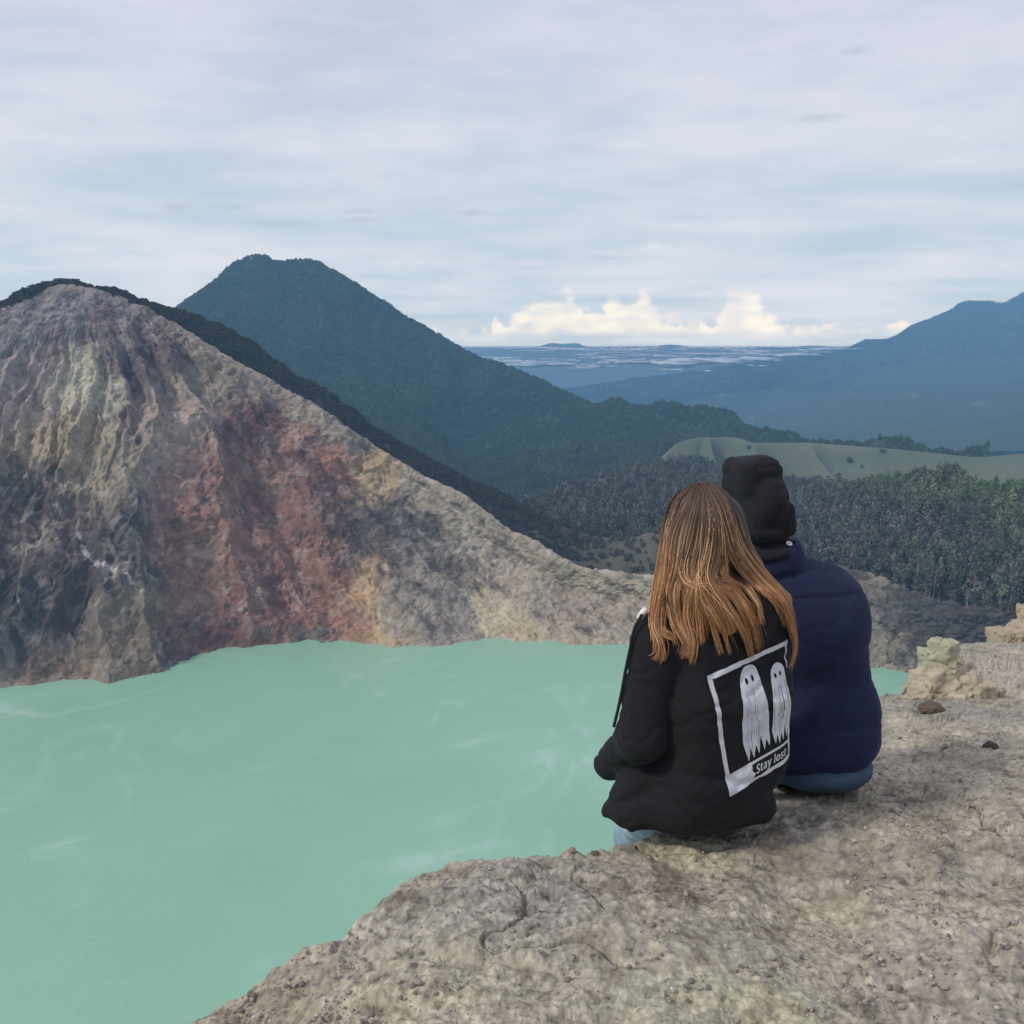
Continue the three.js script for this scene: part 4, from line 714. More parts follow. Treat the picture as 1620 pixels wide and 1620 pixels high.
const skinMat = new THREE.MeshStandardMaterial({ color: new THREE.Color().setRGB(0.46, 0.27, 0.19), roughness: 0.6 });
const folds = (x, y, z, amp, seed) => { // soft swell with sharp creases across it
  const d = x * 0.8 + z * 0.5, n1 = noise(d * 4.2 + y * 2 + seed, y * 7.5 - d * 2.5, seed) + 0.18 * noise(x * 24, y * 24, z * 24), n2 = noise(d * 8 - y * 6 + seed, y * 10 + d * 5, seed + 3) + 0.2 * noise(x * 30, y * 30 + 5, z * 30), m = smoothstep(noise(x * 4 + 9, y * 4 + seed, z * 4), -0.25, 0.35);
  return amp * (0.85 * (1 - smoothstep(Math.abs(n1), 0, 0.2)) * m + 0.5 * (1 - smoothstep(Math.abs(n2), 0, 0.16)) * (1 - 0.6 * m) + 0.55 * noise(d * 4, y * 4 + seed, 2) - 0.2 + 0.16 * fbm(x * 40 + seed, y * 40, z * 40, 2));
};
function person(base, label) { const g = new THREE.Group(); g.name = numbered('person'); g.position.copy(base); scene.add(g); return tag(g, label, 'person'); }
const settle = (g, base) => g.translate(-base.x, -base.y, -base.z);

// ---- the woman
const SHE = atHeight(1105, 1300, 0), HE = atHeight(1300, 1240, -0.08);
const she = {};
{
  const base = SHE, yaw = 0.42, j = {
    pelvis: J(1108, 1236, 2.55), waist: J(1136, 1150, 2.54), chest: J(1140, 1045, 2.54), neck: J(1122, 945, 2.5), nape: J(1118, 905, 2.5), head: J(1112, 838, 2.49),
    shoulderL: J(1040, 1012, 2.46), elbowL: J(1016, 1165, 2.46), wristL: J(966, 1208, 2.62), shoulderR: J(1222, 1006, 2.63), elbowR: J(1206, 1140, 2.76), wristR: J(1150, 1200, 2.86),
    hipL: J(1050, 1262, 2.56), hipR: J(1150, 1255, 2.62),   };
  j.kneeL = J(1008, 1318, 2.88); j.kneeR = J(1085, 1290, 3.0);
  j.ankleL = j.kneeL.clone().add(V(-0.02, -0.4, -0.1)); j.ankleR = j.kneeR.clone().add(V(-0.02, -0.4, -0.1));
  j.toeL = j.ankleL.clone().add(V(-0.06, -0.04, -0.15)); j.toeR = j.ankleR.clone().add(V(-0.06, -0.04, -0.15));
  she.j = j;
  const trunk = [egg(j.pelvis, 0.178, 0.112, 0.135, yaw), slab(j.waist, 0.1, 0.09, 0.05, 0.068, yaw), slab(j.chest, 0.098, 0.07, 0.045, 0.066, yaw), cone(j.shoulderL, j.shoulderR, 0.058, 0.058)];
  const sleeve = [cone(j.shoulderL, j.elbowL, 0.066, 0.06), cone(j.elbowL, j.wristL, 0.06, 0.045)], cuff = join([egg(j.wristL, 0.038, 0.036, 0.046), egg(j.wristL.clone().add(V(0.02, -0.008, -0.05)), 0.036, 0.036, 0.05)], 0.02);
  const sleeveR = [cone(j.shoulderR, j.elbowR, 0.064, 0.056), cone(j.elbowR, j.wristR, 0.056, 0.042)];
  const body1 = join(trunk, 0.06), arm1 = join(sleeve, 0.03), arm2 = join(sleeveR, 0.03);
  const hem = join([cone(J(1090, 1268, 2.48), J(1000, 1288, 2.5), 0.075, 0.036), cone(J(1000, 1288, 2.5), J(960, 1285, 2.54), 0.036, 0.014), cone(J(1010, 1240, 2.52), J(962, 1276, 2.56), 0.06, 0.016), cone(J(1080, 1285, 2.46), J(1200, 1276, 2.56), 0.048, 0.045)], 0.035);
  const hoodBulk = join([egg(J(1165, 965, 2.46), 0.105, 0.06, 0.05, yaw, -0.25), egg(J(1195, 960, 2.47), 0.06, 0.075, 0.045, yaw, -0.3), cone(J(1080, 945, 2.45), J(1215, 950, 2.55), 0.035, 0.04), cone(J(1160, 905, 2.52), J(1200, 940, 2.52), 0.03, 0.04)], 0.04);
  const collar = (x, y, z) => { const d = Math.hypot(x - j.neck.x, z - j.neck.z); return smax(Math.abs(d - 0.068) - 0.014, Math.abs(y - j.neck.y + 0.01) - 0.045, 0.015); };
  she.hoodie = (x, y, z) => {
    let d = body1(x, y, z);
    if (d > 0.25) return d - 0.08;
    d = smin(d, hem(x, y, z), 0.05);
    d = smin(d, smin(arm1(x, y, z), cuff(x, y, z), 0.012), 0.014); d = smin(d, arm2(x, y, z), 0.02);
    d = smin(d, hoodBulk(x, y, z), 0.022); d = smin(d, collar(x, y, z), 0.03);
    return (d + folds(x, y, z, 0.0085, 3)) * 0.9;
  };
  const root = person(base, 'woman with long light-brown hair in a black printed hooded top, sitting on the rock rim');
  // body
  const H = hand(j.wristL.clone().add(V(0.02, -0.012, -0.06)), V(0.75, -0.25, -1), V(0.1, -1, 0.1), 1), H2 = hand(j.wristR.clone(), V(-0.6, -0.3, -0.6), V(0, -1, 0.2), -1);
  const face = headField(j.head, 0.25, 1);
  const bones = [cone(j.pelvis, j.waist, 0.1, 0.09), cone(j.waist, j.chest, 0.09, 0.095), cone(j.shoulderL, j.shoulderR, 0.035, 0.035), cone(j.chest, j.neck, 0.07, 0.05), cone(j.neck, j.nape, 0.05, 0.048), cone(j.nape, j.head, 0.048, 0.05), cone(j.shoulderL, j.elbowL, 0.04, 0.034), cone(j.elbowL, j.wristL, 0.034, 0.024), cone(j.shoulderR, j.elbowR, 0.04, 0.034), cone(j.elbowR, j.wristR, 0.034, 0.024), cone(j.hipL, j.kneeL, 0.06, 0.048), cone(j.kneeL, j.ankleL, 0.046, 0.032), cone(j.hipR, j.kneeR, 0.06, 0.048), cone(j.kneeR, j.ankleR, 0.046, 0.032), cone(j.ankleL, j.toeL, 0.032, 0.022), cone(j.ankleR, j.toeR, 0.032, 0.022)];
  const flesh = join(bones, 0.03), bsdf = (x, y, z) => smin(flesh(x, y, z), face(x, y, z), 0.02);
  const body = mergeGeometries([nets(bsdf, ...boxOf(Object.values(j), 0.15), 0.011), nets(H.sdf, ...boxOf(H.pts, 0.035), 0.0035), nets(H2.sdf, ...boxOf(H2.pts, 0.035), 0.0035)]);
  part('body', settle(body, base), skinMat, root);
  // jeans and shoes
  const legs = join([egg(j.pelvis.clone().add(V(0, -0.02, 0)), 0.15, 0.1, 0.12, yaw), cone(j.hipL, j.kneeL, 0.085, 0.062), cone(j.kneeL, j.ankleL, 0.06, 0.045), cone(j.hipR, j.kneeR, 0.085, 0.062), cone(j.kneeR, j.ankleR, 0.06, 0.045)], 0.03);
  part('jeans', settle(cloth((x, y, z) => (legs(x, y, z) + folds(x, y, z, 0.006, 8)) * 0.9, ...boxOf([j.pelvis, j.hipL, j.hipR, j.kneeL, j.kneeR, j.ankleL, j.ankleR], 0.16), 0.009, [0.3, 0.42, 0.5], j.pelvis, 0.5), base), fabric({ sheen: 0 }), root);
  for (const k of ['L', 'R']) part('shoe', settle(nets(join([cone(j['ankle' + k], j['toe' + k], 0.046, 0.038), cone(j['ankle' + k].clone().add(V(0, 0.03, 0)), j['ankle' + k].clone().add(V(0.01, -0.05, 0.03)), 0.042, 0.036)], 0.02), ...boxOf([j['ankle' + k], j['toe' + k]], 0.11), 0.008), base), new THREE.MeshStandardMaterial({ color: 0xd8d6d2, roughness: 0.7 }), root);
  // hooded top
  const [lo, hi] = boxOf([j.pelvis, j.chest, j.neck, j.shoulderL, j.shoulderR, j.wristL, j.wristR, J(955, 1300, 2.5), J(1250, 1310, 2.5)], 0.17);
  const top = part('hooded_top', settle(cloth(she.hoodie, lo, hi, 0.0055, [0.0052, 0.0056, 0.0078], j.waist), base), fabric(), root);
  // draw cord hanging clear of the left arm
  const cord = new THREE.CatmullRomCurve3([J(1016, 972, 2.42), J(1004, 995, 2.42), J(998, 1022, 2.43), J(990, 1060, 2.44), J(983, 1098, 2.45), J(976, 1130, 2.46), J(971, 1150, 2.46)].map((p) => p.sub(base)));
  part('draw_cord', new THREE.TubeGeometry(cord, 40, 0.0042, 7), new THREE.MeshStandardMaterial({ color: 0x14161a, roughness: 0.9 }), top);
  const strap = new THREE.CatmullRomCurve3([J(1012, 978, 2.44), J(1016, 970, 2.435), J(1022, 964, 2.44)].map((p) => p.sub(base)));
  part('cord_tip', new THREE.TubeGeometry(strap, 12, 0.0075, 8), new THREE.MeshStandardMaterial({ color: 0xe6e2da, roughness: 0.7 }), top);
  // print on the back: white frame, two sheeted ghosts, a caption bar
  const c = document.createElement('canvas'); c.width = 768; c.height = 1024;
  const x = c.getContext('2d'); x.fillStyle = '#000'; x.fillRect(0, 0, 768, 1024);
  const r = rng(19), ink = (v) => { x.fillStyle = x.strokeStyle = `rgb(${v},${v},${v})`; };
  const poly = (pts, v) => { ink(v); x.beginPath(); pts.forEach((p, i) => (i ? x.lineTo(p[0], p[1]) : x.moveTo(p[0], p[1]))); x.closePath(); x.fill(); };
  poly([[22, 30], [62, 30], [66, 1000], [26, 1000]], 255); poly([[22, 22], [760, 22], [760, 62], [22, 62]], 255); poly([[716, 730], [758, 730], [762, 1000], [716, 1000]], 255); poly([[728, 20], [752, 20], [748, 250], [738, 250]], 235);
  poly([[26, 838], [758, 838], [758, 1004], [26, 1004]], 255);
  poly([[300, 862], [712, 858], [716, 968], [294, 976], [322, 940], [294, 912]], 0);
  ink(235); x.font = 'italic bold 92px sans-serif'; x.save(); x.translate(326, 950); x.scale(0.92, 1.0); x.fillText('Stay lost', 0, 0); x.restore();
  const ghost = (cx, topY, w, h) => {
    const pts = [];
    for (let k = 0; k <= 16; k++) { const a = Math.PI * (1 - k / 16); pts.push([cx + Math.cos(a) * w * 0.36, topY + w * 0.45 - Math.sin(a) * w * 0.45]); }
    pts.push([cx + w * 0.5, topY + h * 0.55], [cx + w * 0.54, topY + h * 0.9]);
    const rag = 9; for (let k = 0; k <= rag; k++) pts.push([cx + w * (0.5 - k / rag), topY + h * (k % 2 ? 0.88 : 0.97 + 0.06 * r()) - (k === 3 ? h * 0.08 : 0)]);
    pts.push([cx - w * 0.54, topY + h * 0.8], [cx - w * 0.47, topY + h * 0.45]);
    poly(pts, 255);
    for (let k = 0; k < 34; k++) { const px = cx + (r() - 0.5) * w * 0.86, y0 = topY + h * (0.22 + 0.5 * r()), l = h * (0.08 + 0.22 * r()); ink(r() < 0.5 ? 40 : 110); x.lineWidth = 1.5 + 3 * r(); x.beginPath(); x.moveTo(px, y0); x.quadraticCurveTo(px + (r() - 0.5) * 12, y0 + l * 0.5, px + (r() - 0.5) * 16, y0 + l); x.stroke(); }
    ink(0); for (const s of [-1, 1]) { x.beginPath(); x.ellipse(cx + s * w * 0.12 - 4, topY + w * 0.45, w * 0.05, w * 0.1, 0, 0, 7); x.fill(); }
  };
  ghost(376, 78, 250, 730); ghost(640, 170, 190, 640);
  for (let k = 0; k < 900; k++) { ink(0); const px = r() * 768, py = r() * 1024; x.globalAlpha = 0.4 + 0.5 * r(); x.fillRect(px, py, 1 + r() * 3, 2 + r() * 9); } x.globalAlpha = 1;
  const alpha = new THREE.CanvasTexture(c);
  const n0 = V(Math.sin(0.3), 0.05, Math.cos(0.3)).normalize(), right = V(n0.z, 0, -n0.x).normalize(), upv = new THREE.Vector3().crossVectors(n0, right);
  const corner = PRINT_CORNERS.map(([px, py]) => { const d = V(...bearing(px, py)).normalize(), p = EYE.clone(); let near = 9, bt = 2.5; for (let k = 0, t = 1.5; k < 150 && t < 2.9; k++) { p.copy(EYE).addScaledVector(d, t); const q = she.hoodie(p.x, p.y, p.z); if (q < near) { near = q; bt = t; } if (q < 0.0006) break; t += Math.max(q * 0.7, 0.002); } p.copy(EYE).addScaledVector(d, bt); const o = p.clone().sub(j.chest); return [o.dot(right), o.dot(upv)]; });
  const onCloth = [], NX = 46, NY = 64, P = [], U = [], I = [];
  for (let b = 0; b <= NY; b++) for (let a = 0; a <= NX; a++) {
    const s = a / NX, t = b / NY, w = [0, 1].map((k) => lerp(lerp(corner[0][k], corner[1][k], s), lerp(corner[2][k], corner[3][k], s), t));
    const p = j.chest.clone().addScaledVector(right, w[0]).addScaledVector(upv, w[1]).addScaledVector(n0, 0.34);
    let gone = 0, hit = false; for (let k = 0; k < 160 && gone < 0.55; k++) { const q = she.hoodie(p.x, p.y, p.z); if (q < 0.0004) { hit = true; break; } const st = Math.max(q * 0.75, 0.0003); gone += st; p.addScaledVector(n0, -st); } onCloth.push(hit);
    p.addScaledVector(n0, 0.0022).sub(base); P.push(p.x, p.y, p.z); U.push(s, 1 - t);
  }
  const near2 = (m, n) => Math.hypot(P[m * 3] - P[n * 3], P[m * 3 + 1] - P[n * 3 + 1], P[m * 3 + 2] - P[n * 3 + 2]) < 0.05;
  for (let b = 0; b < NY; b++) for (let a = 0; a < NX; a++) { const o = b * (NX + 1) + a, f = [o, o + 1, o + NX + 1, o + NX + 2]; if (f.every((m) => onCloth[m]) && near2(o, o + NX + 2) && near2(o + 1, o + NX + 1)) I.push(o, o + NX + 1, o + 1, o + 1, o + NX + 1, o + NX + 2); }
  const pg = new THREE.BufferGeometry(); pg.setAttribute('position', new THREE.Float32BufferAttribute(P, 3)); pg.setAttribute('uv', new THREE.Float32BufferAttribute(U, 2)); pg.setIndex(I); pg.computeVertexNormals();
  const used = new Set(I); for (let m = 0; m < P.length / 3; m++) if (!used.has(m)) { P[m * 3] = P[I[0] * 3]; P[m * 3 + 1] = P[I[0] * 3 + 1]; P[m * 3 + 2] = P[I[0] * 3 + 2]; }
  pg.setAttribute('position', new THREE.Float32BufferAttribute(P, 3));
  part('print', pg, new THREE.MeshStandardMaterial({ color: new THREE.Color().setRGB(0.62, 0.62, 0.64), alphaMap: alpha, transparent: true, roughness: 0.85, side: THREE.DoubleSide }), top);

  // hair: a soft mass, and locks laid over it
  const mass = join([egg(j.head.clone().add(V(0, 0.012, 0.006)), 0.08, 0.108, 0.106, 0.25), egg(J(1100, 900, 2.44), 0.078, 0.1, 0.048, 0.2), cone(J(1070, 840, 2.46), J(1056, 945, 2.43), 0.026, 0.022), cone(J(1158, 815, 2.47), J(1186, 888, 2.46), 0.026, 0.018), cone(J(1186, 888, 2.46), J(1238, 948, 2.47), 0.018, 0.015), cone(J(1238, 948, 2.47), J(1256, 1010, 2.5), 0.015, 0.009), cone(J(1105, 930, 2.42), J(1150, 985, 2.4), 0.05, 0.03)], 0.03);
  const tex = (x2, y2, z2) => 0.003 * noise(x2 * 70, y2 * 5, z2 * 70);
  const root0 = lin(94, 76, 66), ends = lin(208, 152, 100), deep = lin(62, 46, 38);
  const [hl, hh] = boxOf([j.head, J(1040, 950, 2.45), J(1260, 1020, 2.5), J(1150, 1000, 2.42)], 0.14);
  const hairRoot = part('hair', settle(nets((a, b, d) => mass(a, b, d) + tex(a, b, d), hl, hh, 0.006, { paint: (a, b) => mix3(deep, mix3(root0, ends, 0.5), smoothstep(j.head.y + 0.05 - b, 0, 0.22) * 0.8) }), base), new THREE.MeshStandardMaterial({ vertexColors: true, roughness: 0.6 }), root);
  const ground = (a, b, d) => Math.min(mass(a, b, d), she.hoodie(a, b, d));
  const G = [ // guides: spread in pixels at root and tip, share of the locks, points
    [6, 10, 1.2, [[1096, 766], [1070, 790], [1056, 835], [1048, 885], [1041, 935], [1036, 985], [1042, 1020], [1040, 1050]]],
    [8, 11, 1.2, [[1102, 764], [1082, 800], [1062, 850], [1056, 900], [1048, 950], [1046, 990], [1052, 1030]]],
    [10, 9, 1.1, [[1106, 763], [1092, 805], [1080, 850], [1074, 895], [1064, 940], [1074, 985], [1092, 1020], [1084, 1058]]],
    [10, 10, 1.4, [[1110, 763], [1102, 810], [1092, 860], [1083, 900], [1092, 918], [1128, 922], [1160, 938], [1186, 985], [1202, 1050]]],
    [11, 12, 1.5, [[1112, 763], [1113, 810], [1106, 865], [1096, 905], [1108, 945], [1130, 985], [1150, 1040]]],
    [11, 11, 1.3, [[1113, 763], [1122, 810], [1118, 865], [1104, 905], [1102, 950], [1108, 1000], [1112, 1060]]],
    [10, 12, 1.3, [[1114, 763], [1130, 815], [1130, 870], [1122, 912], [1142, 955], [1168, 1005], [1184, 1055]]],
    [8, 9, 1.0, [[1113, 763], [1118, 830], [1112, 880], [1098, 925], [1086, 970], [1094, 1020], [1086, 1062]]],
    [6, 8, 1.1, [[1117, 764], [1140, 785], [1156, 825], [1172, 872], [1204, 915], [1236, 948], [1251, 985], [1258, 1030], [1252, 1066]]],
    [7, 8, 1.1, [[1116, 763], [1138, 795], [1152, 840], [1164, 884], [1192, 920], [1228, 952], [1246, 990], [1254, 1040]]],
    [7, 6, 0.5, [[1115, 763], [1136, 810], [1144, 860], [1146, 905], [1168, 940], [1190, 990], [1206, 1052]]],
    [5, 4, 0.25, [[1060, 930], [1040, 975], [1050, 1000], [1066, 1008], [1074, 1022]]],
    [4, 6, 0.2, [[1055, 950], [1036, 985], [1046, 1020], [1046, 1042], [1034, 1060]]],
    [5, 4, 0.12, [[1150, 905], [1185, 930], [1205, 965], [1208, 995]]],
  ];
  const PS = [], CS = [], IS = [], rr = rng(4242), total = G.reduce((s, g) => s + g[2], 0);
  const meet = (px, py) => { const d = V(...bearing(px, py)); let z = 2.1; for (let k = 0; k < 70; k++) { const f = z / -d.z, q = ground(d.x * f, EYE.y + d.y * f, -z); if (q < 0.001) return z; z += Math.max(q * 0.7, 0.0008); if (z > 2.62) break; } return null; };
  for (const [s0, s1, share, pts] of G) {
    const curve2 = new THREE.CatmullRomCurve3(pts.map((p) => V(p[0], p[1], 0))), n = Math.round(HAIRS * share / total), M = 17;
    const clumps = Array.from({ length: 5 }, () => [(rr() + rr() - 1) * 1.2, rr()]);
    for (let k = 0; k < n; k++) {
      const cl = clumps[Math.floor(rr() * clumps.length)], off = (rr() + rr() - 1) * 1.25, free = rr(), lift = 0.003 + 0.01 * rr() * rr(), ph = rr() * 6.28, len = 0.56 + 0.44 * (0.55 * cl[1] + 0.45 * Math.sqrt(rr())), tone = rr(), light = rr() < 0.2 ? 0.55 : 0, amp = 1.2 + 3.6 * rr(), wild = rr() < 0.05 ? 2.1 : 1, zs = [], ps = [];
      const born = 0.0 + (pts[0][1] < 800 ? 0.12 * rr() * rr() : 0);
      for (let q = 0; q <= M; q++) {
        const t = born + (len - born) * q / M, p = curve2.getPoint(t), tg = curve2.getTangent(t), sp = lerp(s0 * (pts[0][1] < 800 ? lerp(0.35, 1, smoothstep(t, 0, 0.22)) : 1), s1, t), o = lerp(off, cl[0] * 1.2 + off * 0.1, smoothstep(t, 0.3, 1)) * sp * wild + (Math.sin(t * 8 + ph) * amp + Math.sin(t * 5.5 + cl[1] * 6) * 5.5 + (cl[1] - 0.5) * 16 * smoothstep(t, 0.75, 1)) * t * t;
        const px = p.x - tg.y * o, py = p.y + tg.x * o;
        ps.push([px, py]); zs.push(meet(px, py));
      }
      let last = zs.find((z) => z !== null) ?? 2.48; for (let q = 0; q <= M; q++) { if (zs[q] === null) zs[q] = Math.min(last + 0.01, 2.5); last = zs[q]; }
      for (let e = 0; e < 3; e++) for (let q = 1; q < M; q++) zs[q] = Math.min(zs[q], (zs[q - 1] + zs[q + 1]) / 2 * 0.6 + zs[q] * 0.4);
      const rad = (0.00045 + 0.0007 * rr()), C3 = ps.map((p, q) => J(p[0], p[1], zs[q] - lift).sub(base)), start = PS.length / 3;
      for (let q = 0; q <= M; q++) {
        const a = C3[Math.max(0, q - 1)], b = C3[Math.min(M, q + 1)], d = b.clone().sub(a).normalize(), u = V(0, 0, 1).cross(d).normalize(), w = d.clone().cross(u), t = q / M, R = rad * (t < 0.55 ? 1 : 1 - 0.85 * (t - 0.55) / 0.45);
        let col = mix3(root0, ends, clamp(smoothstep(t, 0.24, 0.82) * (0.55 + 0.6 * tone) + light * smoothstep(t, 0.05, 0.3), 0, 1)); col = mix3(col, deep, tone < 0.28 ? 0.65 : tone < 0.42 ? 0.3 : 0); if (tone > 0.88) col = mix3(col, lin(228, 194, 152), 0.6 * smoothstep(t, 0.05, 0.4));
        if (t > 0.55 && tone > 0.45 && tone < 0.62) col = mix3(col, lin(170, 108, 74), 0.6);
        for (let e = 0; e < 3; e++) { const an = e * 2.0944 + 0.5; PS.push(C3[q].x + (u.x * Math.cos(an) * 1.6 + w.x * Math.sin(an)) * R, C3[q].y + (u.y * Math.cos(an) * 1.6 + w.y * Math.sin(an)) * R, C3[q].z + (u.z * Math.cos(an) * 1.6 + w.z * Math.sin(an)) * R); CS.push(...col); }
        if (q < M) for (let e = 0; e < 3; e++) { const s = start + q * 3, f = (e + 1) % 3; IS.push(s + e, s + 3 + e, s + f, s + f, s + 3 + e, s + 3 + f); }
      }
    }
  }
  const hg = new THREE.BufferGeometry(); hg.setAttribute('position', new THREE.Float32BufferAttribute(PS, 3)); hg.setAttribute('color', new THREE.Float32BufferAttribute(CS, 3)); hg.setIndex(IS); hg.computeVertexNormals();
  const locks = part('hair_locks', hg, new THREE.MeshPhysicalMaterial({ vertexColors: true, roughness: 0.55, specularIntensity: 0.5 }), hairRoot); locks.userData.kind = 'stuff';
}

// ---- the man
{
  const base = HE, yaw = 0.12, j = {
    pelvis: J(1290, 1192, 2.98), waist: J(1290, 1120, 2.98), chest: J(1278, 990, 2.96), neck: J(1225, 895, 2.94), nape: J(1215, 865, 2.93), head: J(1202, 806, 2.92),
    shoulderR: J(1306, 945, 2.98), elbowR: J(1347, 1125, 2.96), wristR: J(1270, 1190, 3.2), shoulderL: J(1180, 945, 2.9), elbowL: J(1150, 1090, 2.95), wristL: J(1180, 1180, 3.15),
    hipR: J(1318, 1192, 3.02), hipL: J(1238, 1192, 3.02), kneeR: J(1300, 1215, 3.42), kneeL: J(1200, 1215, 3.42),
  };
  for (const k of ['L', 'R']) { j['ankle' + k] = j['knee' + k].clone().add(V(0, -0.43, -0.08)); j['toe' + k] = j['ankle' + k].clone().add(V(-0.03, -0.05, -0.18)); }
  const root = person(base, 'man in a navy blue jacket and black knitted hat, sitting right of the long-haired woman');
  const coat = join([egg(j.pelvis.clone().add(V(0, 0.03, 0)), 0.165, 0.08, 0.145, yaw), egg(j.waist, 0.172, 0.16, 0.15, yaw), egg(j.chest, 0.18, 0.17, 0.14, yaw, 0.08), cone(j.shoulderL, j.shoulderR, 0.07, 0.075), cone(j.chest, j.neck, 0.12, 0.07)], 0.09);
  const arms = join([cone(j.shoulderR, j.elbowR, 0.076, 0.072), cone(j.elbowR, j.wristR, 0.072, 0.05), cone(j.shoulderL, j.elbowL, 0.074, 0.06), cone(j.elbowL, j.wristL, 0.06, 0.048)], 0.03);
  const hem = join([cone(J(1340, 1178, 2.9), J(1210, 1192, 2.9), 0.055, 0.055), cone(J(1352, 1172, 2.92), J(1372, 1172, 3.0), 0.05, 0.035)], 0.04);
  const nk = j.nape.clone().add(V(0.012, -0.025, 0));
  const collar = (x, y, z) => { const q = y - nk.y - 0.12 * (x - nk.x), d = Math.hypot(x - nk.x + 0.1 * (y - nk.y), z - nk.z); return smax(Math.abs(d - 0.083 + 0.25 * Math.max(0, q)) - 0.009, Math.abs(q) - 0.036, 0.012); };
  const yoke = (x, y) => { const e = y - (j.chest.y + 0.118 - 0.06 * (x - j.chest.x) ** 2 * 8); return 0.0035 * Math.exp(-(e * e) / 0.00003); };
  const jacket = (x, y, z) => { let d = coat(x, y, z); if (d > 0.28) return d - 0.1; d = smin(d, arms(x, y, z), 0.05); d = smin(d, hem(x, y, z), 0.06); d = smin(d, collar(x, y, z), 0.018); return (d + folds(x, y, z, 0.005, 21) + yoke(x, y)) * 0.9; };
  const H = hand(j.wristR.clone(), V(-0.7, -0.2, -0.6), V(0, -1, 0.1), 1), H2 = hand(j.wristL.clone(), V(0.5, -0.2, -0.7), V(0, -1, 0.1), -1), face = headField(j.head, 0.3, 0.96);
  const flesh = join([cone(j.pelvis, j.waist, 0.11, 0.105), cone(j.waist, j.chest, 0.105, 0.11), cone(j.shoulderL, j.shoulderR, 0.045, 0.045), cone(j.chest, j.neck, 0.08, 0.06), cone(j.neck, j.nape, 0.06, 0.056), cone(j.nape, j.head, 0.056, 0.055), cone(j.shoulderL, j.elbowL, 0.046, 0.04), cone(j.elbowL, j.wristL, 0.04, 0.028), cone(j.shoulderR, j.elbowR, 0.046, 0.04), cone(j.elbowR, j.wristR, 0.04, 0.028), cone(j.hipL, j.kneeL, 0.07, 0.054), cone(j.kneeL, j.ankleL, 0.052, 0.036), cone(j.hipR, j.kneeR, 0.07, 0.054), cone(j.kneeR, j.ankleR, 0.052, 0.036), cone(j.ankleL, j.toeL, 0.036, 0.026), cone(j.ankleR, j.toeR, 0.036, 0.026)], 0.03);
  const body = mergeGeometries([nets((x, y, z) => smin(flesh(x, y, z), face(x, y, z), 0.02), ...boxOf(Object.values(j), 0.15), 0.012), nets(H.sdf, ...boxOf(H.pts, 0.035), 0.0035), nets(H2.sdf, ...boxOf(H2.pts, 0.035), 0.0035)]);
  part('body', settle(body, base), skinMat, root);
  const legs = join([egg(j.pelvis.clone().add(V(0.008, -0.03, 0.01)), 0.158, 0.07, 0.15, yaw), cone(j.hipL, j.kneeL, 0.088, 0.07), cone(j.kneeL, j.ankleL, 0.068, 0.052), cone(j.hipR, j.kneeR, 0.088, 0.07), cone(j.kneeR, j.ankleR, 0.068, 0.052)], 0.04);
  part('jeans', settle(cloth((x, y, z) => (legs(x, y, z) + folds(x, y, z, 0.006, 15)) * 0.9, ...boxOf([j.pelvis, j.hipL, j.hipR, j.kneeL, j.kneeR, j.ankleL, j.ankleR], 0.18), 0.009, [0.045, 0.085, 0.13], j.pelvis, 0.5), base), fabric({ sheen: 0 }), root);
  for (const k of ['L', 'R']) part('shoe', settle(nets(join([cone(j['ankle' + k], j['toe' + k], 0.052, 0.042), cone(j['ankle' + k].clone().add(V(0, 0.03, 0)), j['ankle' + k].clone().add(V(0.01, -0.05, 0.03)), 0.048, 0.042)], 0.02), ...boxOf([j['ankle' + k], j['toe' + k]], 0.12), 0.009), base), new THREE.MeshStandardMaterial({ color: 0x33302e, roughness: 0.7 }), root);
  const coatMesh = part('jacket', settle(cloth(jacket, ...boxOf([j.pelvis, j.chest, j.nape, j.shoulderL, j.shoulderR, j.elbowR, j.wristR, j.wristL], 0.2), 0.006, [0.0072, 0.0115, 0.048], j.waist, 0.2), base), fabric({ sheen: 0.2, sheenColor: new THREE.Color().setRGB(0.2, 0.26, 0.55) }), root);
  // knitted hat: soft crown, folded band, and a dark scarf filling the collar
  const hatTop = join([slab(J(1190, 757, 2.93), 0.032, 0.026, 0.045, 0.034, 0.3), egg(J(1203, 742, 2.91), 0.044, 0.042, 0.055, 0.3, -0.2)], 0.02), band = slab(J(1204, 819, 2.92), 0.038, 0.025, 0.056, 0.036, 0.3), cap = egg(j.head.clone().add(V(0, 0.026, 0.012)), 0.0735, 0.09, 0.098, 0.3), roll = egg(J(1203, 801, 2.91), 0.0745, 0.022, 0.09, 0.3, 0.16);
  const knit = (x, y, z) => 0.0011 * Math.sin(Math.atan2(x - j.head.x, z - j.head.z) * 74) * smoothstep(j.head.y + 0.12 - y, 0, 0.1) + folds(x, y, z, 0.008, 33);
  const hat = (x, y, z) => smin(smin(hatTop(x, y, z), smin(band(x, y, z), cap(x, y, z), 0.01), 0.007), roll(x, y, z), 0.008) + knit(x, y, z);
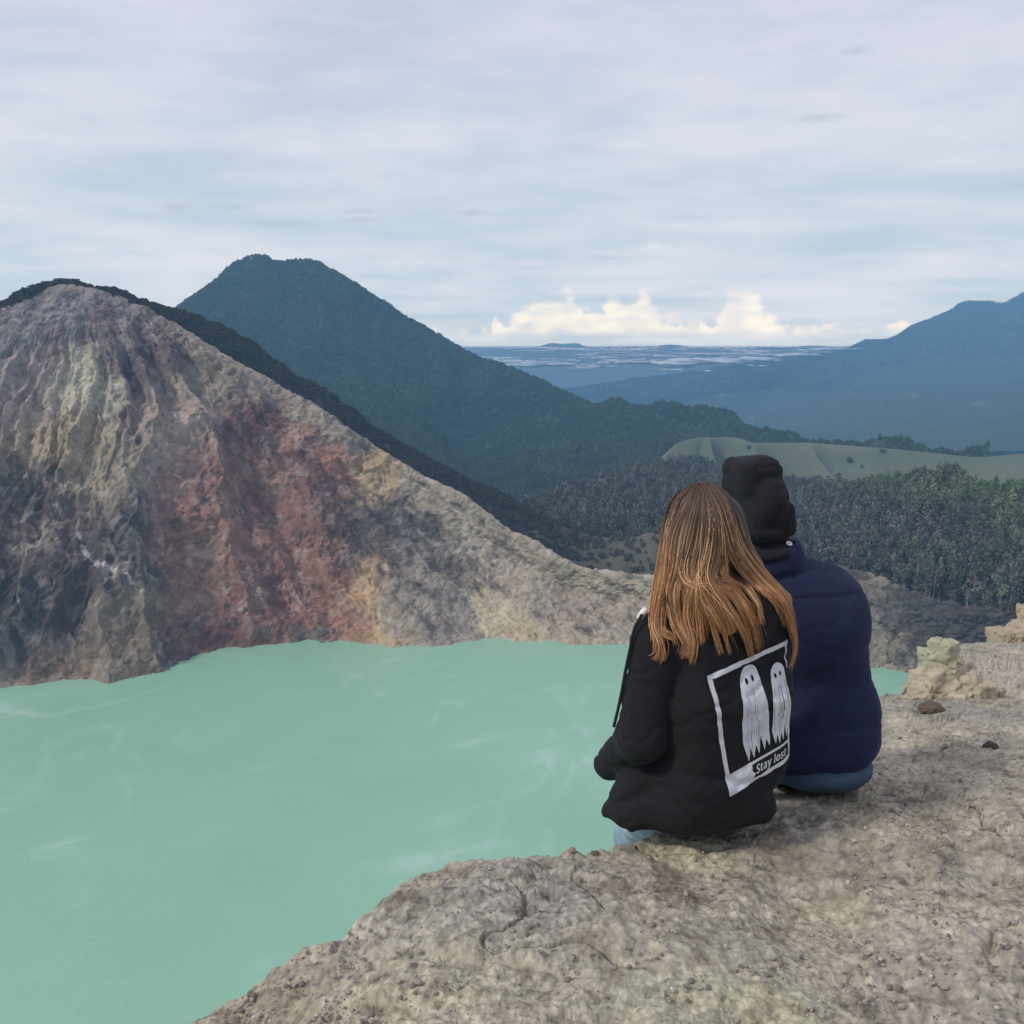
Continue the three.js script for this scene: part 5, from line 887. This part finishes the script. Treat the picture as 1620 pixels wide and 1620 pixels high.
  part('knitted_hat', settle(cloth((x, y, z) => hat(x, y, z) * 0.85, ...boxOf([J(1190, 750, 2.92), J(1205, 830, 2.92)], 0.15), 0.005, [0.0058, 0.0068, 0.0105], j.head, 0.3), base), fabric(), root);
  const scarf = join([cone(J(1206, 838, 2.92), J(1216, 868, 2.93), 0.06, 0.066), egg(J(1212, 872, 2.91), 0.074, 0.03, 0.085, 0.2, 0.1)], 0.03);
  part('neck_warmer', settle(cloth((x, y, z) => (scarf(x, y, z) + folds(x, y, z, 0.006, 44)) * 0.9, ...boxOf([J(1206, 830, 2.92), J(1216, 880, 2.93)], 0.13), 0.006, [0.0056, 0.0064, 0.01], j.nape, 0.2), base), fabric(), root);
  // small white badge at the back of the collar
  const q = J(1246, 855, 2.8); { const d = V(...bearing(1247, 861)).normalize(), p = EYE.clone(); for (let k = 0, t = 2; k < 120 && t < 3.4; k++) { p.copy(EYE).addScaledVector(d, t); const e = Math.min(jacket(p.x, p.y, p.z), scarf(p.x, p.y, p.z), hat(p.x, p.y, p.z)); if (e < 0.0006) break; t += e * 0.7; } q.copy(p).addScaledVector(d, -0.003); }
  const bs = new THREE.Shape(); bs.absellipse(0, 0, 0.0105, 0.0068, 0, Math.PI * 2);
  const hole = new THREE.Path(); hole.absellipse(0, 0, 0.0055, 0.0026, 0, Math.PI * 2, true); bs.holes.push(hole);
  const badge = part('badge', new THREE.ExtrudeGeometry(bs, { depth: 0.002, bevelEnabled: true, bevelSize: 0.0006, bevelThickness: 0.0006, bevelSegments: 2, curveSegments: 24 }), new THREE.MeshStandardMaterial({ color: 0xd9d7de, roughness: 0.5 }), coatMesh);
  { const e = 0.004, f = (a, b, c) => Math.min(jacket(a, b, c), scarf(a, b, c), hat(a, b, c)), nn = V(f(q.x + e, q.y, q.z) - f(q.x - e, q.y, q.z), f(q.x, q.y + e, q.z) - f(q.x, q.y - e, q.z), f(q.x, q.y, q.z + e) - f(q.x, q.y, q.z - e)).normalize(); badge.quaternion.setFromUnitVectors(V(0, 0, 1), nn); badge.position.copy(q).addScaledVector(nn, 0.003).sub(base); }
}

renderer.render(scene, camera);
